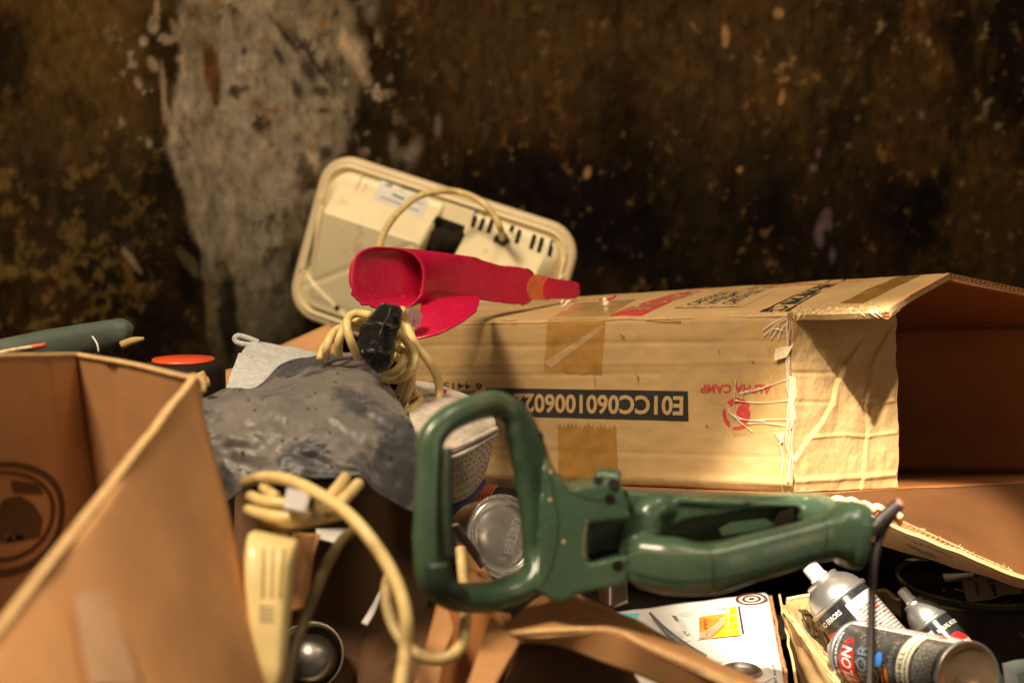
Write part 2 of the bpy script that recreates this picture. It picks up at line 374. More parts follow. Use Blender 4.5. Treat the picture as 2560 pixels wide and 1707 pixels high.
def tube_geo(pts, r, k=12, sub=8, closed=False, rs=None, axis=None, ra=None, rb=None, expo=2.0, cap=True):
    """round tube, or one of a x b section whose b side runs along a fixed axis"""
    path = catmull(pts, sub, closed) if sub > 1 else [Vector(p) for p in pts]
    n = len(path)
    def rad(lst, i):
        if lst is None: return r
        if isinstance(lst, (int, float)): return lst
        m_ = len(lst); f = i/(n if closed else max(1, n-1))*(m_ if closed else m_-1); a = int(f); u = f-a
        u = u*u*(3-2*u)
        return lst[a % m_]*(1-u)+lst[(a+1) % m_ if closed else min(a+1, m_-1)]*u
    V = []; fs = []; up = None
    def axv(i):
        if not isinstance(axis, list): return Vector(axis)
        m_ = len(axis); f = i/(n if closed else max(1, n-1))*(m_ if closed else m_-1); a = int(f); u = f-a
        return Vector(axis[a % m_])*(1-u)+Vector(axis[(a+1) % m_ if closed else min(a+1, m_-1)])*u
    for i, p in enumerate(path):
        if closed: T = path[(i+1) % n]-path[i-1]
        else: T = path[min(i+1, n-1)]-path[max(i-1, 0)]
        T.normalize()
        if axis is not None:
            B = axv(i); B = (B-T*B.dot(T)).normalized(); A = T.cross(B)
        else:
            if up is None: up = Vector((0, 0, 1)) if abs(T.z) < .9 else Vector((1, 0, 0))
            A = T.cross(up).normalized(); B = A.cross(T).normalized(); up = B
        a_, b_ = (rad(ra, i), rad(rb, i)) if axis is not None else (rad(rs, i), rad(rs, i))
        for j in range(k):
            th = 2*math.pi*j/k; c, s = math.cos(th), math.sin(th)
            c = math.copysign(abs(c)**(2/expo), c); s = math.copysign(abs(s)**(2/expo), s)
            V.append(p+A*(a_*c)+B*(b_*s))
    for i in range(n if closed else n-1):
        for j in range(k):
            a, b = i*k+j, i*k+(j+1) % k; c, d = ((i+1) % n)*k+(j+1) % k, ((i+1) % n)*k+j
            fs.append((a, d, c, b))
    if not closed and cap:
        fs.append(tuple(range(k))); fs.append(tuple((n-1)*k+j for j in reversed(range(k))))
    return V, fs
def join(parts):
    V = []; F = []
    for v, f in parts:
        k = len(V); V += list(v); F += [tuple(k+x for x in q) for q in f]
    return V, F
def tube(name, pts, r, m, parent=None, label=None, **kw):
    V, F = tube_geo(pts, r, **kw); return mk(name, V, F, m, parent, True, label=label)
def lathe_geo(o, ax, prof, k=48, capa=False, capb=False):
    ax = Vector(ax).normalized(); u = ax.cross(Vector((0, 0, 1)))
    u = u.normalized() if u.length > 1e-3 else Vector((1, 0, 0)); w_ = ax.cross(u); V = []; F = []
    for (r, h) in prof:
        for j in range(k):
            th = 2*math.pi*j/k; V.append(Vector(o)+ax*h+u*(r*math.cos(th))+w_*(r*math.sin(th)))
    for i in range(len(prof)-1):
        for j in range(k): F.append((i*k+j, i*k+(j+1) % k, (i+1)*k+(j+1) % k, (i+1)*k+j))
    if capa: F.append(tuple(reversed(range(k))))
    if capb: F.append(tuple((len(prof)-1)*k+j for j in range(k)))
    return V, F
def lathe(name, o, ax, prof, m, parent=None, k=48, label=None, **kw):
    V, F = lathe_geo(o, ax, prof, k, **kw); return mk(name, V, F, m, parent, True, label=label)
def prism_geo(pts, d0, d1, z='v'):
    """a solid of measured outline between two distances"""
    dm = (d0+d1)/2; base = [P(p[0], p[1], dm, z) for p in pts]; fw = Vector((0, cp, -sp)); n = len(pts)
    V = [b+fw*(d0-dm) for b in base]+[b+fw*(d1-dm) for b in base]
    F = [tuple(range(n)), tuple(reversed(range(n, 2*n)))]+[(i, n+i, n+(i+1) % n, (i+1) % n) for i in range(n)]
    return V, F
def sphere_geo(c, r, s=(1, 1, 1), k=16):
    prof = [(max(1e-4, r*math.sin(math.pi*i/k)), -r*math.cos(math.pi*i/k)) for i in range(k+1)]
    V, F = lathe_geo((0, 0, 0), (0, 0, 1), prof, k*2)
    return [Vector(c)+Vector((v.x*s[0], v.y*s[1], v.z*s[2])) for v in V], F
def blend(name, parts, m, parent, voxel=0.002, smooth_it=6, label=None):
    """moulded body: its lumps fused into one skin"""
    V, F = join(parts); me = bpy.data.meshes.new('tmp'); me.from_pydata([tuple(v) for v in V], [], F)
    bm = bmesh.new(); bm.from_mesh(me); bmesh.ops.recalc_face_normals(bm, faces=bm.faces[:]); bm.to_mesh(me); bm.free()
    o = bpy.data.objects.new('tmp', me); COL.objects.link(o)
    r = o.modifiers.new('r', 'REMESH'); r.mode = 'VOXEL'; r.voxel_size = voxel
    s = o.modifiers.new('s', 'SMOOTH'); s.iterations = smooth_it; s.factor = 0.5
    bpy.context.view_layer.update()
    ev = bpy.data.meshes.new_from_object(o.evaluated_get(bpy.context.evaluated_depsgraph_get()))
    V = [v.co.copy() for v in ev.vertices]; F = [tuple(p.vertices) for p in ev.polygons]
    bpy.data.objects.remove(o); bpy.data.meshes.remove(me); bpy.data.meshes.remove(ev)
    return mk(name, V, F, m, parent, True, label=label)
def rows_fn(rows, closed=False):
    """surface through rows of points (smooth both ways)"""
    R = [catmull(r, 10) for r in rows]; n = len(R)
    def at(r, s):
        f = max(0, min(1, s))*(len(r)-1); i = min(int(f), len(r)-2); return r[i].lerp(r[i+1], f-i)
    def fn(s, t):
        f = max(0, min(1, t))*(n-1); i = min(int(f), n-2); u = f-i
        a, b, c, d = at(R[max(i-1, 0)], s), at(R[i], s), at(R[i+1], s), at(R[min(i+2, n-1)], s)
        return 0.5*((2*b)+(c-a)*u+(2*a-5*b+4*c-d)*u*u+(3*b-a-3*c+d)*u**3)
    return fn
def zigzag(path, nvec, out, th, pitch, layers, depth=0.004):
    """corrugated filling seen on a cut board edge; nvec: through the board, out: out of the cut"""
    V = []; F = []; nvec = nvec.normalized(); out = out.normalized()
    pts = []; 
    for a, b in zip(path, path[1:]):
        n = max(1, int((b-a).length/(pitch/2)))
        pts += [a.lerp(b, i/n) for i in range(n)]
    pts.append(path[-1])
    lt = th/layers
    def strip(ps, wd):
        k = len(V)
        for i, p in enumerate(ps):
            V.extend([p-nvec*wd/2+out*.0006, p+nvec*wd/2+out*.0006, p+nvec*wd/2-out*depth, p-nvec*wd/2-out*depth])
        for i in range(len(ps)-1):
            a = k+4*i; F.extend([(a, a+1, a+5, a+4), (a+1, a+2, a+6, a+5), (a+3, a, a+4, a+7)])
    for l in range(layers+1): strip([p-nvec*(lt*l) for p in pts], 0.00055)
    for l in range(layers):
        ps = []
        for i, p in enumerate(pts):
            ps.append(p-nvec*(lt*(l+.5)+(lt*.42 if i % 2 else -lt*.42)*random.uniform(.7, 1)))
        strip(ps, 0.0005)
    return V, F

def bvh_of(name):
    o_ = bpy.data.objects[name]; g_ = ORG[name]
    return BVHTree.FromPolygons([v.co+g_ for v in o_.data.vertices], [tuple(p.vertices) for p in o_.data.polygons])
def ray(bv, x, y, z):
    h = bv.ray_cast(CAM, (P(x, y, 1.0, z)-CAM).normalized())
    if h[0] is None: return None
    return h[0], (h[1] if h[1].dot(CAM-h[0]) > 0 else -h[1])
def rmap(bv, q, z, h, fall=None):     # a print laid onto whatever surface the body has there
    def f(a, b):
        x = (q[0][0]*(1-a)+q[1][0]*a)*(1-b)+(q[3][0]*(1-a)+q[2][0]*a)*b; y = (q[0][1]*(1-a)+q[1][1]*a)*(1-b)+(q[3][1]*(1-a)+q[2][1]*a)*b
        r = ray(bv, x, y, z)
        return r[0]+r[1]*h if r else P(x, y, fall or 2.2, z)
    return f
# ================================================================== SETTING
WALL_Y = 2.40
def fbm(h, w_, cells, octs=5, gain=0.55, seed=0, ay=1.0):
    r = np.random.default_rng(seed); out = np.zeros((h, w_)); amp = 1; tot = 0
    for o in range(octs):
        cx, cy = int(cells*2**o)+2, max(2, int(cells*ay*2**o)+2)
        g = r.random((cy+1, cx+1)); y = np.linspace(0, cy-1e-6, h); x = np.linspace(0, cx-1e-6, w_)
        yi, xi = y.astype(int), x.astype(int); fy, fx = y-yi, x-xi; fy, fx = fy*fy*(3-2*fy), fx*fx*(3-2*fx)
        a = g[yi][:, xi]; b = g[yi][:, xi+1]; c = g[yi+1][:, xi]; d = g[yi+1][:, xi+1]
        out += amp*((a*(1-fx)+b*fx)*(1-fy)[:, None]+(c*(1-fx)+d*fx)*fy[:, None]); tot += amp; amp *= gain
    return out/tot
def build_wall():
    X0, X1, Z0, Z1 = -1.5, 1.5, 0.0, 1.6; nx, nz_ = 860, 470
    xs = np.linspace(X0, X1, nx); zs = np.linspace(Z0, Z1, nz_); XX, ZZ = np.meshgrid(xs, zs)
    # stains are laid out in photo-sized units on the wall plane itself
    dy = WALL_Y; zz = ZZ-CAMZ; dd = dy*cp-zz*sp; uu = dy*sp+zz*cp
    U = (1280+FPX*XX/dd)/1.0884; Vv = (853.5-FPX*uu/dd)/1.0884
    S = (nz_, nx)
    n1 = fbm(*S, 8, 6, .6, 1, 0.5); n2 = fbm(*S, 30, 5, .65, 2, 0.35); n3 = fbm(*S, 70, 4, .7, 3, 0.5); n4 = fbm(*S, 16, 5, .6, 4, 0.25); n5 = fbm(*S, 160, 3, .7, 5, .45)
    warp = (n2-.5)*110+(n3-.5)*70+(n5-.5)*55
    def sm(a, lo, hi): return np.clip((a-lo)/(hi-lo), 0, 1)**2*(3-2*np.clip((a-lo)/(hi-lo), 0, 1))
    col = np.zeros(S+(3,))
    dark = np.array([.0095, .0056, .0020]); brown = np.array([.064, .029, .0085]); rust = np.array([.10, .052, .013]); ochre = np.array([.150, .086, .020])
    olive = np.array([.026, .018, .008])
    def mixc(c, q, a): return c*(1-a[..., None])+np.array(q)*a[..., None]
    col[:] = dark
    col = mixc(col, brown, sm(n1+(n4-.5)*.5, .40, .62)*.85)
    n6 = fbm(*S, 90, 4, .6, 6, 0.10); n7 = fbm(*S, 40, 5, .65, 7, 0.14)
    col = mixc(col, [.014, .010, .005], sm(n6, .50, .66)*.7)
    col = mixc(col, [.075, .042, .013], sm(n7, .56, .70)*.45)
    col = mixc(col, olive, sm(n4+(n3-.5)*.4, .50, .70)*.7)
    col = mixc(col, rust, sm(n2*.5+n3*.3+n5*.2+(n1-.5)*.5, .55, .68)*.6)
    # darker towards the lower right
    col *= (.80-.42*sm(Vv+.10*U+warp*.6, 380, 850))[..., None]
    # ochre mould, lower left; ochre-brown wash upper left
    m = sm(420-U+warp*1.2, 0, 260)*sm(Vv, 190, 420)*sm(900-Vv, 0, 180)
    col = mixc(col, ochre, m*sm(n3*.35+n5*.45+n2*.2, .53, .60)*.58)
    m = np.exp(-((U-180-warp*.4)/150)**2)*sm(460-Vv, 0, 260)
    col = mixc(col, [.085, .048, .012], m*(.30+.6*sm(n2, .42, .6)))
    m = np.exp(-((U-1180-warp)/280)**2)*sm(420-Vv, 0, 300)
    col = mixc(col, [.058, .034, .011], m*.55*(.4+n2))
    m = np.exp(-((U-1760-warp)/200)**2)*sm(380-Vv, 0, 300)
    col = mixc(col, [.075, .042, .014], m*.5*(.4+n2))
    # bare grey plaster where the paint has peeled
    xl = np.interp(Vv, [-200, 0, 160, 330, 480, 620, 800, 1000], [375, 408, 405, 385, 425, 455, 495, 520])
    xr = np.interp(Vv, [-200, 0, 90, 200, 330, 480, 620, 800, 1000], [770, 800, 845, 838, 800, 760, 720, 690, 700])
    g = sm(U-xl+warp*.38, -9, 12)*sm(xr-U+warp*.48, -14, 22)*sm(940-Vv+warp, 0, 260)
    pl = np.array([.205, .160, .108]); plc = np.ones(S+(3,))*pl
    plc = mixc(plc, [.105, .082, .045], sm(n4, .44, .66)*.75); plc = mixc(plc, [.27, .215, .16], sm(n2, .56, .70)*.5)
    plc = mixc(plc, [.12, .088, .045], sm(n7, .46, .62)*.7); plc = mixc(plc, [.30, .24, .175], sm(n6, .56, .70)*.45); plc = mixc(plc, [.10, .052, .015], sm(n3*.5+n2*.5, .575, .66)*.6); plc = mixc(plc, [.02, .014, .008], sm(n5*.5+n3*.5, .62, .69)*.8)
    plc = mixc(plc, [.045, .030, .015], sm(n6*.55+n3*.45+(U-600)/4000, .585, .66)*.7)
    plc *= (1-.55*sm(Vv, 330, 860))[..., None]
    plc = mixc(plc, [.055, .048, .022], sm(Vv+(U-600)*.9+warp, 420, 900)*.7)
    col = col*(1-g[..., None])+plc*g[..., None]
    # flakes scattered beside it
    m = sm(n3*.55+n5*.45, .615, .66)*np.exp(-((U-340)/75)**2)*sm(430-Vv, 0, 150)
    col = mixc(col, [.26, .21, .14], m*.95)
    m = sm(n3*.5+n5*.5, .61, .655)*np.exp(-((U-870+warp*.3)/45)**2)*sm(420-Vv, 0, 120)
    col = mixc(col, [.27, .19, .12], m*.9)
    m = sm(n3*.5+n5*.5, .665, .72)*sm(U, 1550, 1800)*sm(500-Vv, 0, 300)
    col = mixc(col, [.20, .12, .05], m*.8)
    m = sm(n5, .76, .84)*sm(U, 900, 1100)
    col = mixc(col, [.13, .085, .035], m*.6)
    def blob(x, y, rx, ry, ang, c, a=1., soft=.35):
        nonlocal col
        ca, sa = math.cos(math.radians(ang)), math.sin(math.radians(ang)); dx, dy_ = U-x, Vv-y
        q = np.sqrt(((dx*ca+dy_*sa)/rx)**2+((-dx*sa+dy_*ca)/ry)**2)+(n3-.5)*1.1
        col = mixc(col, c, (1-sm(q, 1-soft, 1+soft))*a)
    G = (.015, .011, .007)
    for x, y, rx, ry, an in [(665, 95, 7, 62, -38), (725, 150, 6, 85, -38), (700, 110, 5, 40, -35), (640, 130, 9, 22, -30), (708, 165, 16, 30, -30), (735, 210, 20, 10, 10),
                             (680, 205, 9, 20, -20), (560, 118, 7, 10, 0), (742, 255, 18, 6, 0), (747, 352, 13, 15, 30)]: blob(x, y, rx, ry, an, G, .85, .6)
    for x, y, rx, ry, an in [(485, 160, 16, 55, -8), (495, 215, 8, 30, 0)]: blob(x, y, rx, ry, an, (.07, .028, .008), .95)
    for x, y, rx, ry in [(740, 55, 10, 9), (625, 255, 20, 7), (500, 8, 10, 8), (770, 5, 10, 8)]: blob(x, y, rx, ry, 0, (.17, .075, .018), .9)
    for x, y, rx, ry, an in [(812, 130, 22, 46, -25), (838, 180, 16, 30, -30), (712, 335, 13, 38, -8), (722, 372, 7, 40, -5), (795, 95, 10, 22, -20), (375, 215, 7, 60, -3), (388, 280, 6, 50, -12), (402, 70, 8, 26, -20),
                             (420, 165, 9, 32, 0), (352, 62, 14, 20, -20), (360, 25, 8, 45, 0), (385, 90, 14, 12, 0), (283, 168, 7, 9, 0), (318, 190, 8, 16, -20), (330, 95, 9, 11, 0), (350, 148, 10, 18, -30), (300, 595, 7, 32, -35), (455, 410, 10, 18, -10)]:
        blob(x, y, rx, ry, an, (.30, .205, .125), .75)
    for x, y, rx, ry, an in [(1005, 290, 8, 22, 0), (905, 345, 10, 34, -10), (950, 350, 14, 30, 20), (930, 355, 18, 14, 0), (870, 85, 7, 20, -10), (850, 15, 16, 30, 0), (2115, 90, 6, 12, 0), (2117, 265, 7, 9, -20), (2270, 235, 16, 5, -30), (2262, 260, 6, 20, 10), (2290, 290, 7, 7, 0), (1868, 385, 7, 7, 0)]:
        blob(x, y, rx, ry, an, (.20, .15, .10), .5, .7)
    for x, y, rx, ry, an in [(1667, 85, 9, 24, 0), (1800, 182, 14, 8, -10), (1795, 222, 6, 18, 10), (1350, 397, 8, 14, 15), (1787, 30, 12, 12, 0), (1822, 135, 7, 7, 0), (1700, 390, 7, 7, 0)]: blob(x, y, rx, ry, an, (.34, .175, .06), .85)
    for x, y, rx, ry, an in [(1893, 505, 12, 26, 25), (1882, 545, 10, 22, -10), (1900, 520, 10, 10, 0), (1912, 590, 6, 22, 0), (1880, 350, 6, 12, 0)]: blob(x, y, rx, ry, an, (.105, .060, .075), .85)
    for x, y, rx, ry, an in [(478, 700, 8, 90, -3), (430, 600, 12, 40, -35), (500, 740, 8, 60, 0)]: blob(x, y, rx, ry, an, (.085, .065, .028), .7)
    for x, y, rx, ry, an in [(525, 735, 20, 120, -4), (1865, 45, 4, 45, 0), (672, 600, 8, 40, 10)]: blob(x, y, rx, ry, an, (.006, .005, .003), .9)
    r = np.random.default_rng(3)
    for _ in range(34):
        x, y = r.uniform(950, 2340), r.uniform(0, 640); blob(x, y, r.uniform(2., 4.5), r.uniform(2.5, 7), 0, (.14, .085, .035), r.uniform(.3, .8))
    n8 = fbm(*S, 230, 3, .7, 8, .5)
    col = mixc(col, [.16, .085, .025], sm(n8*.6+n5*.4, .66, .73)*.42*(1-g))
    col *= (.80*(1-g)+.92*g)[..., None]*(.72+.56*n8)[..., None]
    relief = (n2-.5)*.006+(n3-.5)*.005+(n5-.5)*.004-(g*.0045)
    V = np.stack([XX, WALL_Y-relief*1.0, ZZ], -1).reshape(-1, 3)
    V[:, 2] -= 0; me = bpy.data.meshes.new('wall')
    idx = np.arange(nx*nz_).reshape(nz_, nx); q = np.stack([idx[:-1, :-1], idx[:-1, 1:], idx[1:, 1:], idx[1:, :-1]], -1).reshape(-1, 4)
    me.vertices.add(len(V)); me.vertices.foreach_set('co', V.ravel()); me.loops.add(q.size); me.loops.foreach_set('vertex_index', q.ravel().astype(np.int32))
    me.polygons.add(len(q)); me.polygons.foreach_set('loop_start', np.arange(0, q.size, 4, dtype=np.int32))
    me.polygons.foreach_set('use_smooth', np.ones(len(q), dtype=bool))
    me.update(calc_edges=True)
    ca = me.color_attributes.new('stain', 'FLOAT_COLOR', 'POINT'); ca.data.foreach_set('color', np.concatenate([np.clip(col, 0.002, 1), np.ones(S+(1,))], -1).astype(np.float32).ravel())
    m, t, b = nt('mouldy_peeling_wall'); N = t.nodes; L = t.links
    at = N.new('ShaderNodeVertexColor'); at.layer_name = 'stain'
    tc = N.new('ShaderNodeTexCoord'); n = N.new('ShaderNodeTexNoise'); n.inputs['Scale'].default_value = 55; n.inputs['Detail'].default_value = 8; n.inputs['Roughness'].default_value = .7
    mp = N.new('ShaderNodeMapping'); mp.inputs['Scale'].default_value = (1, 1, .45); L.new(tc.outputs['Object'], mp.inputs[0]); L.new(mp.outputs[0], n.inputs[0])
    mr = N.new('ShaderNodeMapRange'); mr.inputs[1].default_value = .3; mr.inputs[2].default_value = .7; mr.inputs[3].default_value = .45; mr.inputs[4].default_value = 1.6; L.new(n.outputs[0], mr.inputs[0])
    x = N.new('ShaderNodeMix'); x.data_type = 'RGBA'; x.blend_type = 'MULTIPLY'; x.inputs[0].default_value = 1; L.new(at.outputs[0], x.inputs[6]); L.new(mr.outputs[0], x.inputs[7])
    L.new(x.outputs[2], b.inputs['Base Color']); b.inputs['Roughness'].default_value = .9; b.inputs['Specular IOR Level'].default_value = .05
    bp = N.new('ShaderNodeBump'); bp.inputs['Strength'].default_value = .5; bp.inputs['Distance'].default_value = .003; L.new(n.outputs[0], bp.inputs['Height']); L.new(bp.outputs[0], b.inputs['Normal'])
    me.materials.append(m)
    o = bpy.data.objects.new('wall', me); COL.objects.link(o); o['kind'] = 'structure'
build_wall()
fl = mk('floor', [(-1.6, -.4, 0), (1.6, -.4, 0), (1.6, 2.45, 0), (-1.6, 2.45, 0)], [(0, 1, 2, 3)], mat('dirty_concrete_floor', (.05, .04, .03), .85, var=.3, scale=8, bump=.3), None, False)
fl['kind'] = 'structure'

# ================================================================== LONG CARTON
IDN = lambda y1, y2, x: 0
d_at = lambda x: 1/(0.625-(1815-x)*0.0000995)           # the front panel recedes to the left
carton = thing('long_carton', 'large open kraft carton with a black number band, lying before the stained wall', 'cardboard box', P(1400, 1120, 1.75))
FL, FR = 925, 1815
front0 = bil([P(FL, 742, d_at(FL)), P(FR, 717, 1.60), P(1822, 1132, 1.632), P(FL, 1096, d_at(FL)+.03)])
def front_disp(s, t):
    r = .0016*nz(s*2.2, t, 3, 1)+.0007*nz(s*2, t*1, 14, 2)
    r -= .0010*math.exp(-((t-.155-.01*nz(s, 0, 4, 9))/.012)**2)*(1 if s < .85 else .4)
    r += .0006*math.exp(-((t-.27-.008*nz(s, 0, 5, 3))/.010)**2)
    r -= .0008*math.exp(-((t-.335-.012*nz(s, 0, 4, 5))/.009)**2)*(1 if s < .7 else .2)
    r -= .0006*math.exp(-((t-.80)/.012)**2)
    r += .0035*math.exp(-((t-.945-.02*nz(s, 0, 5, 7))/.020)**2)*max(0, (s-.55)*2.2)
    r -= .0050*max(0, (t-.955)/.045)**1.5
    r -= .0060*max(0, (.035-t)/.035)**2
    r += .0012*abs(nz(s*4, t*1.2, 9, 6))*max(0, s-.8)*5
    return r
front = crumpled(front0, front_disp)
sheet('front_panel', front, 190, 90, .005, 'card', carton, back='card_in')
# top panel with its ridge
TFL, TFR, TEND = P(FL, 742, d_at(FL)), P(FR, 717, 1.60), P(2040, 709, 1.505)
RL, RM, RR = P(1085, 697, 2.06), P(1962, 640.5, 1.81), P(2181, 628, 1.70)
up = Vector((0, 0, 1))
def top(s, t):                         # s 0..1 left to flap end, t 0 front .. 1 ridge
    k = .76
    a = TFL.lerp(TFR, s/k) if s < k else TFR.lerp(TEND, (s-k)/(1-k))
    b = RL.lerp(RM, s/k) if s < k else RM.lerp(RR, (s-k)/(1-k))
    p = a.lerp(b, t)
    bow = .004*math.sin(math.pi*max(0, min(1, t)))*(1.2-s)
    fall = -.004*max(0, (.06-t)/.06)**2
    return p+up*(bow+fall+.0014*nz(s*3, t, 4, 11)+.0004*nz(s*3, t, 20, 12))
sheet('top_panel', top, 150, 50, .007, 'card', carton, edge='card', back='card_in')
BL_, BR_ = P(1085, 760, 2.32), P(2352+230, 748, 1.86)
back_top = lambda s: P(1085, 775, 2.38).lerp(P(2640, 741, 1.84), s)
def roof(s, t):
    a = RL.lerp(RR, s); e = P(2352+280, 722, 1.60)
    q0 = a; q1 = P(1085, 775, 2.38).lerp(P(2352+300, 742, 1.86), s)
    # cut end runs right and towards the viewer
    if s > .999: pass
    return q0.lerp(q1, t)+up*.0015*nz(s*3, t, 5, 31)
CE = P(2352, 664, 1.735); CE2 = P(2640, 724, 1.80)
roof0 = bil([RL-up*.009, RR-up*.008, CE2-up*.008, P(1085, 772, 2.38)])
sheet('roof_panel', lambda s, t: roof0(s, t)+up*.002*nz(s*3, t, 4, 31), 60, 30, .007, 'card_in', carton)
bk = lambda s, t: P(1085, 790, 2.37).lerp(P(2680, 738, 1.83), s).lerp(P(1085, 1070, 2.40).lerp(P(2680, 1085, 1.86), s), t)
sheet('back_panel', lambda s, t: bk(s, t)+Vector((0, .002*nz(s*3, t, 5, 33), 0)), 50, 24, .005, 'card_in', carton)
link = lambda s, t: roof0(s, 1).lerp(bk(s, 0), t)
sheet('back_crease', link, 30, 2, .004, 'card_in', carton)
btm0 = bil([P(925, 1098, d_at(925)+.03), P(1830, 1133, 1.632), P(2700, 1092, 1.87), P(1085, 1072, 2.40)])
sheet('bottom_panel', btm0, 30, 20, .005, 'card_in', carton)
sheet('left_end_panel', bil([P(925, 742, d_at(925)), P(1085, 697, 2.06), P(1085, 1072, 2.40), P(925, 1098, d_at(925)+.03)]), 10, 10, .004, 'card', carton)
# floor-side end flap reaching out to the right
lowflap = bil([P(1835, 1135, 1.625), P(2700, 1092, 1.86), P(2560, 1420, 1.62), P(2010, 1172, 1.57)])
sheet('inner_bottom_flap', lambda s, t: lowflap(s, t)+up*.004*nz(s*2, t, 3, 41), 30, 20, .005, 'card_shade', carton)  # shadow on this flap is painted by its darker board
# near end flap
fl0 = bil([P(1817, 719, 1.597), P(2060, 716, 1.665), P(2062, 1120, 1.695), P(1824, 1131, 1.630)])
def flap_disp(s, t):
    A = [(.02, .80), (.13, .70), (.27, .60), (.36, .50), (.42, .38), (.50, .28), (.56, .235)]
    B = [(.90, .14), (.80, .22), (.74, .30), (.72, .42), (.68, .52), (.71, .66), (.67, .80), (.63, .98)]
    r = crease((s, t), A, .006, .0022, .0030, .07)+crease((s, t), B, .006, .0024, -.0024, .07)
    r += crease((s, t), [(.15, .69), (.5, .685), (.68, .70), (.98, .68)], .010, -.0016)
    r += crease((s, t), [(.68, .50), (.82, .51), (.98, .50)], .010, -.0018)
    r += crease((s, t), [(.0, .33), (.4, .335)], .012, .0012)+crease((s, t), [(.0, .49), (.38, .50)], .012, .001)+crease((s, t), [(.0, .935), (.98, .925)], .016, -.0025)
    r += .0022*nz(s*1.2, t, 5, 51)+.0012*nz(s, t, 13, 52)+.0004*nz(s, t, 34, 53)
    r -= .020*max(0, s-.70)*max(0, .62-t)*.7
    return r
flapf0 = lambda s, t: fl0(s, t)+Vector((-.0020*nz(0, t, 9, 55)*(s > .9)*1.6, 0, 0))
n_fl = nrm(fl0, .5, .5)*facing(fl0)
flapf = lambda s, t: flapf0(s, t)+n_fl*flap_disp(s, t)
sheet('end_flap', flapf, 140, 190, .005, 'card', carton, back='card_in')
# corrugated cut edges
V1 = zigzag([top(1, 0.0)+up*.0002, top(1, .33)+up*.0, top(1, .66), top(1, 1)], up, Vector((.85, -.5, 0)), .0072, .0062, 2)
V2 = zigzag([RR, CE*.6+RR*.4, CE, CE2], Vector((-.1, -.2, 1)), Vector((.3, -.9, 0)), .0075, .0062, 2)
V3 = zigzag([flapf(1, t/20) for t in range(5, 21)], n_fl, Vector((1, 0, 0)), .005, .006, 1)
V4 = zigzag([lowflap(s/20, 1)+up*.001 for s in range(-1, 20)], up, Vector((.2, -.9, -.3)), .0045, .006, 1)
Vc, Fc = join([V1, V2, V3, V4])
mk('corrugated_edges', Vc, Fc, 'flute', carton, False)
# torn slot between top panel and end flap
V = []; F = []
def sliver(p, L_, w0, dirv, parts):
    a = dirv.normalized(); b = a.cross(Vector((random.uniform(-.4, .4), -1, random.uniform(-.3, .3)))).normalized(); k = len(V)
    for i in range(4):
        u = i/3; q = p+a*(L_*u)+Vector((0, -1, 0))*(.0015*math.sin(u*3+p.x*80)); wd = w0*(1-u*.8)
        V.append(q-b*wd); V.append(q+b*wd)
    for i in range(3): F.append((k+2*i, k+2*i+1, k+2*i+3, k+2*i+2))
for i in range(110):
    u = random.random(); a = TFR.lerp(TEND, u)
    sliver(a+Vector((0, random.uniform(-.001, .01), random.uniform(-.0035, .003))), random.uniform(.002, .009), random.uniform(.0003, .0013), Vector((random.uniform(-1, 1), -.4, random.uniform(-.5, .5))), 0)
mk('torn_fibres', V, F, 'fibre', carton, False); V = []; F = []
for x, L_, wd in [(2000, .012, .0025), (1975, .008, .0012), (1955, .009, .001), (2010, .010, .002), (1838, .010, .0016), (1850, .009, .0014)]:
    u = (x-1815)/225; sliver(TFR.lerp(TEND, u)+Vector((0, -.002, -.001)), L_, wd, Vector((.7 if x > 1900 else -.3, -.2, -.6)), 0); mk('paper_shred', V, F, 'fibre', carton, False); V = []; F = []
for i in range(70):      # shaggy torn edge of the lower flap
    u = random.uniform(-.10, .95); sliver(lowflap(u, 1)+up*random.uniform(-.002, .003), random.uniform(.002, .006), random.uniform(.0003, .001), Vector((random.uniform(-1, 1), -.5, random.uniform(.0, 1))), 0)
mk('torn_fibres', V, F, 'fibre', carton, False)
# fluffy tear of the far flap, printed outer face underneath
tearf = bil([P(1870, 1141, 1.585), P(2075, 1187, 1.56), P(2450, 1378, 1.50), P(1905, 1150, 1.575)])
outer0 = bil([P(1895, 1146, 1.578), P(2480, 1385, 1.50), P(2500, 1395, 1.585), P(1975, 1238, 1.66)])
outerf = lambda s, t: outer0(s, t)+up*(.003*nz(s*2, t, 4, 61)-.012*math.sin(math.pi*min(1, max(0, t)))*0)
sheet('outer_bottom_flap', outerf, 60, 20, .004, 'card', carton, edge='card')
fk = dmap(outerf, [(1190, 130), (1640, 310), (1700, 370), (1240, 190)], 'z6', .0006)
dtext('flap_print', 'ACTION OUTDOOR', fk, 'ink_black', carton, bold=.0)
fk = dmap(outerf, [(1230, 215), (1500, 320), (1530, 360), (1260, 250)], 'z6', .0006)
dtext('flap_print', 'CAMP SITE', fk, 'ink_black', carton)
rolls = []
for i in range(5):
    x = 1925+i*30; rolls.append(tube_geo([P(x-18, 1152+i*7, 1.573), P(x, 1146+i*6+random.uniform(-5, 3), 1.570), P(x+26, 1156+i*8, 1.568)], .0040, k=8, sub=4))
mk('torn_liner_roll', *join(rolls), 'fibre', carton, True)
